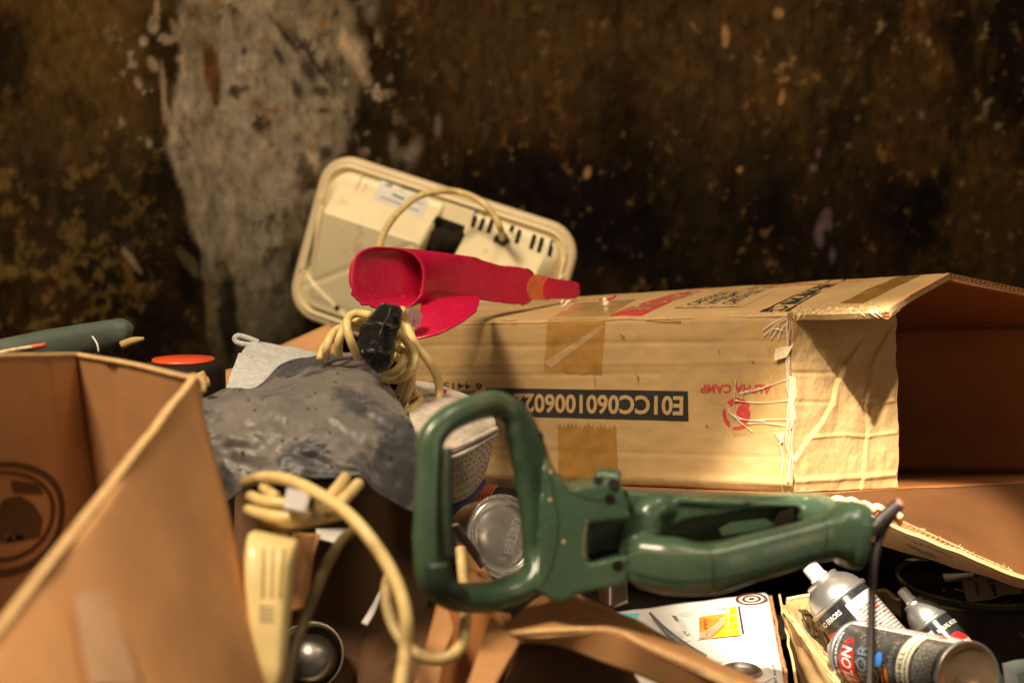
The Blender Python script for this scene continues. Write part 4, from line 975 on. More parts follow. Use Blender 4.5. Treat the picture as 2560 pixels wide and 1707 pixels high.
for x, y, d, r, z_ in [(1328, 775, 1.186, .0052, 'z4'), (1428, 745, 1.19, .0040, 'z4'), (1376, 1195, 1.184, .0055, 'z4'), (895, 378, 1.193, .0042, 'z4'), (293, 422, 1.138, .0042, 'z4'), (1350, 680, 1.178, .006, 'z4'), (1255, 662, 1.178, .005, 'z4')]:
    hit = BV.ray_cast(CAM, (P(x, y, 1.0, z_)-CAM).normalized())
    if hit[0] is None: continue
    q = hit[0]; n_ = (hit[1] if hit[1].dot(CAM-q) > 0 else -hit[1]); a_ = n_.cross(up).normalized(); b_ = n_.cross(a_)
    mk('screw_well', [q+n_*.0006+(a_*math.cos(k*math.pi/8)+b_*math.sin(k*math.pi/8))*r*.85 for k in range(16)], [tuple(range(16))], 'black_mat', trim, False)
tube('loop_dark_strip', PL([(300, 460, 1.139), (300, 650, 1.133), (300, 900, 1.130), (320, 1150, 1.131)], 0, 'z4'), 0, 'green_dark', trim, k=12, sub=5, axis=(0, 1, 0), ra=.0040, rb=.006)  # added strip, its dark green paints the shaded inner face of the loop
tube('loop_dark_strip', PL([(235, 1180, 1.132), (250, 1300, 1.134), (330, 1375, 1.142), (360, 1400, 1.15)], 0, 'z4'), 0, 'green_dark', trim, k=12, sub=5, axis=(0, 1, 0), ra=.011, rb=.0095)  # darker green piece at the lower left of the loop
tube('cable_sleeve', PL([(1890, 465, 1.213), (2020, 420, 1.215), (2120, 330, 1.215), (2225, 235, 1.213)], 0, 'z5'), .0063, 'cable_black', trim, k=16, sub=6, rs=[.0072, .0070, .0064, .0055])
tube('sleeve_tip', PL([(2222, 240, 1.2125), (2243, 222, 1.212)], 0, 'z5'), .0042, mat('pinkish_wire_end', (.35, .16, .13), .5), trim, k=12, sub=1)
tube('power_cable', PL([(2190, 300, 1.225), (2110, 420, 1.225), (2060, 560, 1.222), (2030, 750, 1.215), (2022, 1000, 1.205), (2018, 1300, 1.19), (2010, 1560, 1.175), (2000, 1800, 1.16)], 0, 'z5'), .0037, 'cable_black', trim, k=14, sub=8)

# ================================================================== SPRAY CANS
def can(name, label, top_p, axis, r, L_, skin, group='spray paint cans'):
    """top_p: centre of the shoulder seam; axis: from the seam towards the base"""
    ax = Vector(axis).normalized(); t = thing(name, label, 'spray can', top_p+ax*L_, group)
    lathe('can_body', top_p, ax, [(r*.99, 0), (r, .002), (r, L_-.003), (r*1.0, L_)], skin, t, 64)
    lathe('seam_ring', top_p, ax, [(r*.96, -.005), (r*1.03, -.0045), (r*1.05, -.002), (r*1.03, .0006), (r*1.0, .001)], 'silver', t, 64)
    lathe('shoulder_dome', top_p, ax, [(r*.97, -.004), (r*.93, -.010), (r*.86, -.016), (r*.74, -.022), (r*.60, -.0265), (r*.54, -.028)], 'silver', t, 64)
    lathe('valve_cup', top_p, ax, [(r*.54, -.0265), (r*.57, -.029), (r*.56, -.0315), (r*.50, -.0325), (r*.42, -.031), (.002, -.031)], 'silver', t, 48)
    lathe('base_rim', top_p, ax, [(r*1.0, L_-.003), (r*1.035, L_-.002), (r*1.035, L_+.001), (r*.98, L_+.0015), (r*.95, L_-.001)], 'silver', t, 64)
    lathe('base_dish', top_p, ax, [(r*.955, L_-.0005), (r*.90, L_-.004), (r*.6, L_-.009), (r*.3, L_-.0115), (.0005, L_-.0122)], 'tan_disc', t, 64)
    nz_ = lathe('nozzle', top_p, ax, [(r*.30, -.0305), (r*.31, -.036), (r*.27, -.037), (r*.265, -.050), (r*.24, -.052), (.0003, -.0525)], 'white', t, 32)
    u = ax.cross(Vector((0, 0, 1))).normalized(); w_ = ax.cross(u)
    def surf(s, tt):                   # s around, tt along
        th = 2*math.pi*s; return top_p+ax*(tt*L_)+(u*math.cos(th)+w_*math.sin(th))*r
    # the angle that faces the viewer
    best = max(range(360), key=lambda a: ((u*math.cos(math.radians(a))+w_*math.sin(math.radians(a))).dot((CAM-top_p).normalized())))
    return t, surf, best/360.0
def cmap(surf, q, h):
    """prints on a can: q = corners in (s around, t along)"""
    sg = facing(surf)
    c0 = surf(.1, .5); c = (surf(.0, .5)+surf(.5, .5))/2
    def f(a, b):
        s = (q[0][0]*(1-a)+q[1][0]*a)*(1-b)+(q[3][0]*(1-a)+q[2][0]*a)*b; t = (q[0][1]*(1-a)+q[1][1]*a)*(1-b)+(q[3][1]*(1-a)+q[2][1]*a)*b
        p = surf(s, t); ctr = (surf(s, t)+surf(s+.5, t))/2; return p+(p-ctr).normalized()*h
    return f
def cgrid(name, f, m, parent, nx=16, ny=8): return dquad(name, f, m, parent, nx, ny)
Fw = Vector((0, cp, -sp)); Rt = Vector((1, 0, 0)); Uv = Vector((0, sp, cp))
# can A, lying across the front with its base to the viewer
A_top = P(800, 1272, 1.475, 'z6'); A_base = P(1822, 1502, 1.305, 'z6')
axA = (A_base-A_top); LA = axA.length
tA, sA, fA = can('spray_can', 'dusty black spray paint can lying in front with rusty base towards the viewer', A_top, axA, .0335, LA, 'can_dusty')
def sa_inv(surf, x, y, z, s0):
    best = None
    for ds in (-.08, 0, .08, .16, -.16):
        s, t = inv(surf, x, y, z, s0+ds, .4); p = px(surf(s, t)); X, Y = zv(x, y, z)
        er = math.hypot(p[0]-X, p[1]-Y); dd = abs(s-s0)
        if er < 1.5 and dd < .30 and (best is None or dd < best[0]): best = (dd, s, t)
    return (best[1], best[2]) if best else (s0, .5)
sT = sa_inv(sA, 1250, 1040, 'z6', fA); 
dirn = 1 if sa_inv(sA, 1200, 1300, 'z6', fA)[0] > sa_inv(sA, 1200, 1100, 'z6', fA)[0] else -1
s_up = sa_inv(sA, 1250, 1085, 'z6', fA)[0]                  # lower border of the white strip
def ca(o, t): return (s_up+dirn*o, t)                        # o: turns downwards from that border
cgrid('white_strip', cmap(sA, [ca(-.14, .01), ca(-.14, .985), ca(0, .985), ca(0, .01)], .0004), 'label', tA, 10, 16)
fake_lines('small_print', cmap(sA, [ca(-.115, .10), ca(-.115, .90), ca(-.012, .90), ca(-.012, .10)], .0007), 15, 'grey_ink', tA, 3, .42, .02, .06, fill=.93)
dpoly('red_mark', cmap(sA, [ca(-.05, .80), ca(-.05, .88), ca(-.02, .88), ca(-.02, .80)], .0009), [arc(.5, .5, .5, .5, 0, 345)], 'red_ink', tA)
dpoly('brand_oval', cmap(sA, [ca(.09, .075), ca(.09, .235), ca(.42, .235), ca(.42, .075)], .0005), [arc(.5, .5, .5, .5, 0, 352, 36)], 'red_ink', tA, 2)
# lettering reads from below upwards along the turn
dtext('brand_lettering', 'KRYLON', lambda a, b: cmap(sA, [ca(.395, .205), ca(.135, .205), ca(.135, .105), ca(.395, .105)], .0010)(a, b), 'white_ink', tA, bold=.02, shear=.15, cuts=1)
dtext('slogan_lettering', 'NO DRIPS, NO ERRORS', lambda a, b: cmap(sA, [ca(.40, .060), ca(.07, .060), ca(.07, .035), ca(.40, .035)], .0008)(a, b), 'white_ink', tA, bold=.01, cuts=1)
dtext('product_lettering', 'COLOR', lambda a, b: cmap(sA, [ca(.42, .36), ca(.11, .36), ca(.11, .26), ca(.42, .26)], .0008)(a, b), mat('bluish_grey_print', (.13, .15, .20), .3), tA, bold=.02, cuts=1)
dtext('product_lettering', 'MAXX', lambda a, b: cmap(sA, [ca(.44, .47), ca(.17, .47), ca(.17, .39), ca(.44, .39)], .0008)(a, b), mat('tan_print', (.45, .30, .17), .3), tA, bold=.02, cuts=1)
for nm, m_, o0, o1, t0, t1 in [('printed_blue_drop', 'blue_ink', .13, .20, .44, .51), ('printed_red_drop', 'red_ink', .21, .30, .37, .405), ('printed_orange_drop', 'orange_ink', .19, .30, .53, .565), ('printed_orange_drop', 'orange_ink', .19, .30, .49, .515), ('printed_green_drop', 'green_ink', .305, .40, .525, .56), ('printed_yellow_drop', 'yellow_ink', .35, .42, .42, .47)]:
    dpoly(nm, cmap(sA, [ca(o0, t0), ca(o0, t1), ca(o1, t1), ca(o1, t0)], .0012), [arc(.5, .5, .5, .5, 0, 345, 12)], m_, tA, 1)
dtext('product_lettering', 'ADHESION', lambda a, b: cmap(sA, [ca(.33, .600), ca(.07, .600), ca(.07, .565), ca(.33, .565)], .0008)(a, b), 'grey_ink', tA, bold=.01, cuts=1)
cgrid('cream_band', cmap(sA, [ca(-.001, .64), ca(-.001, .75), ca(.45, .75), ca(.45, .64)], .0005), 'cream_ink', tA, 4, 24)
dtext('band_lettering', 'CLAMSHELL', lambda a, b: cmap(sA, [ca(.36, .695), ca(.10, .695), ca(.10, .655), ca(.36, .655)], .0009)(a, b), 'ink_black', tA, bold=.008, cuts=1)
fake_lines('small_print', lambda a, b: cmap(sA, [ca(.38, .735), ca(.03, .735), ca(.03, .71), ca(.38, .71)], .0009)(a, b), 1, 'grey_ink', tA, 5, .6, .03, .08)
fake_lines('small_print', lambda a, b: cmap(sA, [ca(.42, .95), ca(.03, .95), ca(.03, .78), ca(.42, .78)], .0007)(a, b), 7, 'pale_ink', tA, 6, .30, .02, .07)
dtext('date_stamp', 'EXP 06/28', (lambda u, v: A_base-axA.normalized()*.0075+Rt*(-.012+.030*u+.004*v)+Uv*(-.006-.012*u+.006*v)-Fw*.004), 'brown_ink', tA)
V = []; F = []; r_ = random.Random(5)
for i in range(150):
    o_, t_ = r_.random()**1.5*.42, r_.random()**1.8*.9; f = cmap(sA, [ca(o_, t_), ca(o_+.004, t_), ca(o_+.004, t_+.004), ca(o_, t_+.004)], .0010); z_ = r_.uniform(.3, 1.4)
    k = len(V); V += [f(0, 0), f(z_, .2), f(z_*.8, z_), f(-.2, z_*.7)]; F.append((k, k+1, k+2, k+3))
mk('dust_specks', V, F, 'fibre', tA, False)
# can B, behind on the left, nozzle to the upper left
B_top = P(608, 775, 1.585, 'z6'); axB = Rt*.634*.94-Uv*.774*.94-Fw*.34
tB, sB, fB = can('spray_can', 'clean black spray paint can with silver shoulder and white nozzle, nozzle pointing up left', B_top, axB, .0352, .165, 'can_black')
sg_ = 1 if sa_inv(sB, 560, 1000, 'z6', fB)[0] > sa_inv(sB, 800, 850, 'z6', fB)[0] else -1
s_lab = sa_inv(sB, 640, 790, 'z6', fB)[0]                     # label border on the seam side
def cb(o, t): return (s_lab+sg_*o, t)                         # o>0 towards lower left
cgrid('info_label', cmap(sB, [cb(0, .05), cb(0, .99), cb(-.36, .99), cb(-.36, .05)], .0004), 'label_grey', tB, 20, 20)
fake_lines('small_print', lambda a, b: cmap(sB, [cb(-.015, .12), cb(-.34, .12), cb(-.34, .95), cb(-.015, .95)], .0007)(a, b), 34, 'grey_ink', tB, 8, .62, .03, .10)
fake_lines('red_small_print', lambda a, b: cmap(sB, [cb(-.015, .12), cb(-.34, .12), cb(-.34, .95), cb(-.015, .95)], .0009)(a, b), 34, 'red_ink', tB, 9, .62, .04, .10, pick=lambda r: r.random() < .06)
dpoly('brand_oval', cmap(sB, [cb(.06, .125), cb(.06, .36), cb(.33, .36), cb(.33, .125)], .0005), [arc(.5, .5, .5, .5, 0, 352, 36)], 'red_ink', tB, 2)
dtext('brand_lettering', 'KRYLON', lambda a, b: cmap(sB, [cb(.315, .32), cb(.08, .32), cb(.08, .175), cb(.315, .175)], .0009)(a, b), 'white_ink', tB, bold=.02, shear=.15, cuts=1)
dtext('slogan_lettering', 'NO DRIPS, NO ERRORS', lambda a, b: cmap(sB, [cb(.32, .085), cb(.035, .085), cb(.035, .045), cb(.32, .045)], .0008)(a, b), 'white_ink', tB, bold=.01, cuts=1)
# can C, small one on the right
C_top = P(1478, 990, 1.64, 'z6'); axC = Rt*.62*.9-Uv*.78*.9-Fw*.44
tC, sC, fC = can('spray_can', 'small black spray can with paint-stained nozzle, on the right beside the black bucket', C_top, axC, .0235, .12, 'can_black')
sg3 = 1 if sa_inv(sC, 1400, 1090, 'z6', fC)[0] > sa_inv(sC, 1700, 980, 'z6', fC)[0] else -1
def cc(o, t): return (fC+sg3*o, t)
cgrid('info_label', cmap(sC, [cc(.03, .06), cc(.03, .99), cc(.30, .99), cc(.30, .06)], .0004), 'label_grey', tC, 12, 8)
dpoly('brand_oval', cmap(sC, [cc(-.19, .20), cc(-.19, .52), cc(.02, .52), cc(.02, .20)], .0005), [arc(.5, .5, .5, .5, 0, 352, 30)], 'red_ink', tC, 2)
dtext('brand_lettering', 'KRYLON', lambda a, b: cmap(sC, [cc(.01, .48), cc(-.18, .48), cc(-.18, .30), cc(.01, .30)], .0009)(a, b), 'white_ink', tC, bold=.02, cuts=1)
dtext('slogan_lettering', 'NO RUNS, NO DRIPS', lambda a, b: cmap(sC, [cc(.0, .14), cc(-.22, .14), cc(-.22, .09), cc(.0, .09)], .0008)(a, b), 'white_ink', tC, cuts=1)
# small carton holding the cans
sbx = thing('small_carton', 'crumpled small brown carton with black handwriting that holds the spray cans', 'cardboard box', P(2050, 1650, 1.6))
la = rows_fn([PL([(92, 850, 1.62), (250, 1090, 1.57), (430, 1330, 1.50), (640, 1620, 1.42)], 0, 'z6'), PL([(85, 940, 1.622), (190, 1250, 1.59), (300, 1500, 1.54), (430, 1800, 1.46)], 0, 'z6'), PL([(120, 1120, 1.64), (215, 1500, 1.62), (300, 1800, 1.58), (400, 2100, 1.5)], 0, 'z6')])
sheet('outer_side', lambda s, t: la(s, t)+Vector((.003*nz(s, t, 5, 71), .003*nz(s, t, 8, 72), 0)), 40, 30, .004, 'card', sbx, edge='edge_pale')
lb_ = rows_fn([PL([(108, 748, 1.69), (240, 720, 1.70), (380, 702, 1.71)], 0, 'z6'), PL([(95, 800, 1.66), (290, 860, 1.68), (420, 960, 1.69)], 0, 'z6'), PL([(92, 855, 1.622), (330, 1100, 1.60), (520, 1250, 1.60)], 0, 'z6'), PL([(430, 1335, 1.503), (500, 1360, 1.54), (600, 1430, 1.56)], 0, 'z6'), PL([(645, 1625, 1.42), (700, 1650, 1.47), (780, 1700, 1.5)], 0, 'z6')])
inner = lambda s, t: lb_(s, t)+Vector((0, .004*nz(s*2, t*2, 3, 73), .002*nz(s*2, t*2, 9, 74)))
sheet('inner_side', inner, 50, 50, .003, 'card', sbx, edge='edge_pale')
ink = [tube_geo([P(x, y, d, 'z6') for x, y, d in pts], .0011, k=6, sub=4) for pts in [[(250, 885, 1.63), (275, 960, 1.617), (300, 1030, 1.607), (350, 1090, 1.597), (400, 1110, 1.60)], [(255, 890, 1.63), (330, 905, 1.63), (365, 960, 1.628)], [(345, 930, 1.62), (355, 1000, 1.613), (395, 1060, 1.608)], [(455, 1220, 1.572), (490, 1250, 1.565), (520, 1262, 1.565)]]]
mk('handwriting', *join(ink), 'ink_black', sbx, True)
br = rows_fn([PL([(360, 700, 1.72), (700, 700, 1.76), (1000, 662, 1.79), (1180, 752, 1.79), (1260, 900, 1.79)], 0, 'z6'), PL([(380, 900, 1.74), (700, 900, 1.78), (1000, 850, 1.80), (1190, 930, 1.80), (1280, 1040, 1.80)], 0, 'z6')])
sheet('back_side', br, 30, 10, .004, 'card', sbx)
tube('torn_rim', PL([(108, 748, 1.685), (240, 722, 1.70), (370, 702, 1.71)], 0, 'z6'), .0022, 'fibre', sbx, k=6, sub=4)
tube('torn_rim', PL([(960, 672, 1.785), (1030, 660, 1.785), (1090, 700, 1.785), (1130, 745, 1.785), (1180, 755, 1.785)], 0, 'z6'), .0024, 'fibre', sbx, k=6, sub=4)
sheet('base', bil([P(120, 1120, 1.80, 'z6'), P(1300, 1100, 1.84, 'z6'), P(1500, 1900, 1.60, 'z6'), P(300, 1900, 1.60, 'z6')]), 10, 10, .004, 'card', sbx)
tube('front_side', PL([(640, 1640, 1.40), (1200, 1760, 1.38), (1900, 1800, 1.34)], 0, 'z6'), .003, 'card', sbx, k=6, sub=3)

# ================================================================== BLACK BUCKET (far right)
lc = PZ(1900, 560, .405, 'z6'); lr = .093
bkt = thing('paint_bucket', 'black paint bucket with a hand-lettered paper label on its lid, under the carton flap', 'bucket', (lc.x, lc.y, .18))
lathe('bucket_body', (lc.x, lc.y, .40), (0, 0, -1), [(lr*.98, 0), (lr*.96, .01), (lr*.94, .05), (lr*.88, .22)], mat('dark_brown_bucket', (.030, .017, .011), .38), bkt, 72, capb=True)
lathe('lid', (lc.x, lc.y, .405), (0, 0, 1), [(lr*1.0, -.012), (lr*1.04, -.010), (lr*1.05, -.002), (lr*1.03, .002), (lr*1.0, .002), (lr*.97, -.003), (lr*.0001+.0005, -.003)], 'lid_black', bkt, 96)
lathe('lid_rim', (lc.x, lc.y, .405), (0, 0, 1), [(lr*.985, -.0005), (lr*1.005, .0032), (lr*1.03, .0035), (lr*1.045, .001)], mat('olive_paint_smeared_rim', (.14, .13, .07), .3, var=.4, scale=50), bkt, 96)
lz = .4025
dz = lambda c, z='c1', h=0.0: (lambda q: (lambda a, b: (q[0]*(1-a)+q[1]*a)*(1-b)+(q[3]*(1-a)+q[2]*a)*b+up*h))([PZ(x, y, lz, z) for x, y in c])
dpoly('paper_label', dz([(1030, 240), (2260, 60), (2320, 545), (1170, 730)], h=.0006), [[(0, 0), (1, 0), (1, .4), (1.0, 1), (.7, .93), (.4, 1.02), (0, 1)]], 'label', bkt)
dpoly('paper_label', dz([(650, 130), (1300, 100), (1300, 240), (700, 310)], h=.0006), [[(0, 0), (1, 0), (1, 1), (.5, .95), (0, 1)]], 'label', bkt)
dtext('label_lettering', 'MB1', dz([(1720, 600), (1570, 280), (1720, 270), (1800, 570)], h=.0010), 'ink_black', bkt, bold=.02)
dtext('label_lettering', 'style', dz([(1350, 590), (1260, 300), (1400, 310), (1460, 560)], h=.0010), 'ink_black', bkt, bold=.02)
dpoly('paint_drip', dz([(0, 0), (2352, 0), (2352, 1008), (0, 1008)], h=.0006), [arc(.285, .49, .02, .025, 0, 340, 8), arc(.335, .70, .018, .02, 0, 340, 8), arc(.365, .665, .01, .02, 0, 340, 8), arc(.447, .635, .01, .02, 0, 340, 8), [(.37, .44), (.46, .48), (.455, .52), (.38, .48)], [(.84, .73), (.87, .69), (.885, .68), (.87, .71), (.845, .75)]], 'fibre', bkt)

# bluish grey plastic piece at the right edge
o = mk('plastic_bottle_corner', *prism_geo([(2150, 1170), (2352, 1120), (2600, 1100), (2600, 1500), (2200, 1500)], 1.34, 1.38, 'b1'), mat('bluish_grey_plastic', (.10, .13, .12), .35), None, False)
tag(o, 'bluish grey plastic corner at the right edge below the black bucket', 'plastic part')

# ================================================================== PRINTED WHITE BOX
wbx = thing('printed_box', 'glossy white product box with yellow photo print and brown target rings', 'printed box', PZ(1650, 1480, .38))
hz = .40
wf0 = bil([PZ(560, 330, hz, 'a8'), PZ(2065, 150, hz, 'a8'), PZ(2250, 1180, hz, 'a8'), PZ(700, 1300, hz, 'a8')])
wf = lambda s, t: wf0(s, t)+up*(.0015*nz(s*2, t, 3, 81)-.004*max(0, (s-.97)/.03)+ (-.010*max(0, (.6-s))*max(0, (.25-t)) ))
sheet('printed_top', wf, 60, 50, .003, 'gloss_white', wbx, edge='card_dark')
wd = lambda c, z='a8', h=.0004: dmap(wf, c, z, h, wf0)
W0, W1 = PZ(2065, 150, hz, 'a8'), PZ(2250, 1180, hz, 'a8')
sheet('crushed_side', lambda s, t: W0.lerp(W1, s)+Vector((.010*t+.004*nz(s, t, 9, 82), 0, -.004-.09*t+.004*nz(s, t, 14, 83))), 50, 12, .003, mat('grimy_crushed_board', (.16, .11, .07), .5, var=.5, scale=40, c2=(.02, .015, .01), c2scale=60), wbx)
tube('crushed_rim', [W0.lerp(W1, i/14)+Vector((.012+.003*nz(i, 0, .9, 2), 0, -.004+.002*nz(i, 1, .7, 3))) for i in range(15)], .0016, 'edge_pale', wbx, k=6, sub=3)
R0 = [(1740, 165), (2045, 165), (2045, 278), (1740, 278)]
def rgs(r0, r1, n=40): return [[(.5+r0*math.cos(a)*.5, .5+r0*math.sin(a)*.5), (.5+r0*math.cos(b)*.5, .5+r0*math.sin(b)*.5), (.5+r1*math.cos(b)*.5, .5+r1*math.sin(b)*.5), (.5+r1*math.cos(a)*.5, .5+r1*math.sin(a)*.5)] for a, b in [(2*math.pi*i/n, 2*math.pi*(i+1)/n) for i in range(n)]]
dpoly('target_rings', wd(R0), rgs(.80, 1.0)+rgs(.42, .60)+rgs(.001, .20, 20), 'brown_ink', wbx)
ph = wd([(1395, 380), (1745, 285), (1780, 560), (1400, 600)])
phl = wd([(1395, 380), (1745, 285), (1780, 560), (1400, 600)], h=.0008)
phm = wd([(1395, 380), (1745, 285), (1780, 560), (1400, 600)], h=.0012)
dpoly('yellow_photo', ph, [[(0, 0), (.6, .1), (.78, 0), (1, .0), (1, 1), (0, 1)]], 'yellow_ink', wbx, 1)
dpoly('orange_photo_area', phl, [[(0, .05), (.62, .18), (.66, .62), (.35, .95), (0, .98)]], 'orange_ink', wbx, 1)
dpoly('printed_hand', phm, [[(.0, .75), (.30, .62), (.50, .42), (.56, .30), (.66, .36), (.64, .55), (.45, .80), (.25, 1.0), (0, 1.0)]], 'skin_ink', wbx, 1)
dpoly('photo_lines', phm, [rule(.78, .05, .70, .98, .006), rule(.62, .34, 1, .30, .005), rule(.66, .60, 1, .58, .005), rule(.60, .84, 1, .80, .005)], 'white_ink', wbx)
dpoly('photo_border', ph, [[(1.05, .03), (1.10, .03), (1.12, .98), (1.07, .98)], [(-.05, 1.02), (1.03, 1.0), (1.03, 1.03), (-.05, 1.05)]], 'brown_ink', wbx)
dtext('photo_lettering', 'GRASP', phm if False else (lambda a, b: phm(.12+.08*b, .95-.75*(1-a))), 'brown_ink', wbx, bold=.01)
dpoly('printed_clip', wd([(1540, 300), (1690, 290), (1690, 360), (1545, 375)], h=.0015), [[(0, 0), (1, 0), (.9, 1), (0, 1)]], 'label', wbx)
dtext('clip_lettering', 'CLEAN', wd([(1560, 345), (1680, 328), (1680, 305), (1560, 318)], h=.0019), 'ink_black', wbx)
dpoly('printed_rack', wd([(1060, 350), (1390, 345), (1390, 590), (1060, 590)]), [[(.22, .08), (.36, .1), (.45, .35), (.34, .3)], [(.55, .72), (.66, .68), (.76, .84), (.66, .9)]], 'grey_ink', wbx)
dpoly('printed_rack', wd([(1060, 350), (1390, 345), (1390, 590), (1060, 590)], h=.0003), [[(.36, .2), (.52, .2), (.8, .9), (.55, .8)], [(.4, .0), (.9, -.1), (.95, .1), (.5, .12)], [(.12, .75), (.5, .72), (.6, .95), (.2, 1)]], 'pale_ink', wbx)
dpoly('sky_blue_print', wd([(660, 345), (830, 345), (830, 470), (660, 420)]), [[(0, 0), (1, 0), (.85, .5), (.7, 1), (0, .7)]], 'cyan_ink', wbx)
dpoly('orange_rule', wd([(1200, 620), (1790, 553), (1790, 559), (1200, 630)]), [[(0, 0), (1, 0), (1, 1), (0, 1)]], 'orange_ink', wbx)
dtext('product_number', 'Prod. No', wd([(2084, 850), (2108, 1030), (2134, 1026), (2112, 846)][0:1]+[(2108, 1035)]+[(2140, 1035)]+[(2116, 850)]) if False else (lambda f: (lambda a, b: f(1-b, a)))(wd([(2084, 850), (2116, 848), (2140, 1035), (2106, 1038)])), 'ink_black', wbx, bold=.01)
dtext('product_number', '3501', (lambda f: (lambda a, b: f(1-b, a)))(wd([(2048, 896), (2078, 894), (2086, 978), (2054, 980)])), 'ink_black', wbx, bold=.01)
g = PZ(1800, 915, hz, 'a8')
lathe('metal_grommet', (g.x, g.y, hz), (0, 0, 1), [(.033, .0015), (.028, .0030), (.024, .0030), (.021, .0005)], 'gloss_white', wbx, 48)
lathe('metal_grommet', (g.x, g.y, hz), (0, 0, 1), [(.022, .0015), (.020, .0040), (.017, .0045), (.0155, .001), (.001, .0006)], 'steel_dim', wbx, 48)
wr = [[(930, 350), (1050, 470), (1200, 590), (1350, 690), (1460, 750)], [(940, 370), (1040, 490), (1110, 570), (1170, 605)]]
o = mk('thin_wire', *join([tube_geo([PZ(x, y, hz+.006, 'a8') for x, y in w_], .0016 if i == 0 else .0011, k=8, sub=6) for i, w_ in enumerate(wr)]), 'wire', None, True)
tag(o, 'thin blue-grey wire lying across the white printed box', 'wire')

# ================================================================== LOWER MIDDLE BOX (near)
nbx = thing('open_carton', 'open brown carton in the foreground below the trimmer, its flaps folded outwards', 'cardboard box', P(1250, 1700, 1.2))
ft0 = rows_fn([PL([(-420, 160, 1.30), (-160, 70, 1.30), (100, 110, 1.30), (215, 155, 1.29)], 0, 'a8')[:0] or PL([(215, 150, 1.30), (700, 370, 1.26), (1300, 670, 1.21), (2000, 1020, 1.16), (2400, 1250, 1.12)], 0, 'a8'),
               PL([(-120, 190, 1.26), (420, 420, 1.22), (1000, 640, 1.18), (1850, 990, 1.13), (2300, 1260, 1.10)], 0, 'a8'),
               PL([(-520, 560, 1.19), (0, 520, 1.18), (560, 505, 1.175), (900, 660, 1.15), (1800, 1040, 1.10)], 0, 'a8')])
sheet('upper_flap', lambda s, t: ft0(s, t)+up*.0025*nz(s*2, t*1.4, 4, 91), 50, 24, .004, 'card_warm', nbx, edge='edge_pale')
fp = rows_fn([PL([(-520, 562, 1.188), (0, 525, 1.178), (560, 512, 1.172), (900, 668, 1.147), (1850, 1060, 1.10)], 0, 'a8'), PL([(-520, 640, 1.20), (0, 650, 1.19), (500, 830, 1.18), (1000, 1020, 1.16), (1850, 1500, 1.12)], 0, 'a8')])
sheet('front_flap', fp, 40, 8, .004, 'card_warm', nbx, edge='edge_pale')
sheet('left_flap', bil([P(1555, 118, 1.20, 'b3'), P(1765, 300, 1.185, 'b3'), P(1520, 720, 1.10, 'b3'), P(1340, 720, 1.10, 'b3')]), 14, 20, .004, 'card_warm', nbx, edge='edge_pale')
sheet('corner_flap', bil([P(1600, 100, 1.225, 'b3'), P(1690, 95, 1.235, 'b3'), P(1790, 290, 1.19, 'b3'), P(1768, 300, 1.188, 'b3')]), 8, 8, .003, 'card_warm', nbx, edge='edge_pale')
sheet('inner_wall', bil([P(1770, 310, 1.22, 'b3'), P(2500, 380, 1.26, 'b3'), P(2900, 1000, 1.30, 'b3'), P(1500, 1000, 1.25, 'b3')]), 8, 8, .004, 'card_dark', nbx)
st = rows_fn([PL([(1165, 40, 1.27), (1225, 45, 1.27)], 0, 'b3'), PL([(1110, 200, 1.25), (1275, 210, 1.25)], 0, 'b3'), PL([(1060, 370, 1.23), (1215, 370, 1.23)], 0, 'b3'), PL([(1000, 560, 1.21), (1180, 560, 1.21)], 0, 'b3'), PL([(950, 760, 1.19), (1150, 760, 1.19)], 0, 'b3')])
sheet('side_flap', st, 8, 24, .004, 'card_warm', nbx, edge='edge_pale')
sheet('shaded_wall', bil([P(1150, 20, 1.32, 'b3'), P(1660, 90, 1.32, 'b3'), P(1500, 760, 1.26, 'b3'), P(950, 760, 1.26, 'b3')]), 8, 8, .004, 'card_in', nbx)  # shade between the flaps is put into a darker board colour
sheet('shaded_wall', bil([P(600, 200, 1.42, 'b3'), P(1190, 20, 1.42, 'b3'), P(1000, 760, 1.30, 'b3'), P(560, 760, 1.30, 'b3')]), 8, 8, .004, 'card_dark', nbx)  # likewise, shade painted by the dark board

# ================================================================== TIN LID
tc_ = P(655, 1015, 1.50, 'z4'); tax = (-Fw*.80+Rt*.52+Uv*.22).normalized()
tin = thing('tin_can', 'round silver tin can lid with stamped characters, seen through the loop of the green trimmer', 'tin can', tc_-tax*.03)
rt = .0445
lathe('can_wall', tc_, -tax, [(rt*.97, .002), (rt*.965, .03), (rt*.965, .045)], 'steel_dim', tin, 64)
lathe('can_lid', tc_, tax, [(rt*1.0, -.004), (rt*1.02, -.001), (rt*1.015, .0015), (rt*.985, .002), (rt*.96, .0005), (rt*.94, -.002), (rt*.90, -.0022), (rt*.87, -.0005), (rt*.84, -.0003), (rt*.80, -.0028), (rt*.76, -.0042), (rt*.70, -.0044), (rt*.66, -.0030), (rt*.3, -.0026), (.0003, -.0026)], 'steel', tin, 96)
tu = tax.cross(Uv).normalized(); tv = tax.cross(tu).normalized()
if tv.dot(Uv) < 0: tv = -tv
if tu.dot(Rt) < 0: tu = -tu
dtext('stamped_characters', '882387Y', lambda a, b: tc_+tu*(.002+.020*a+.006-.006*b)+tv*(-.020+.040*a+.007*b*0)+tu*(-.0065*b)+tv*.003*b+tax*.0010, mat('pale_stamp_highlight', (.95, .92, .86), .2, metal=.3), tin, bold=.03)  # highlights on the embossing are put into a paler metal colour

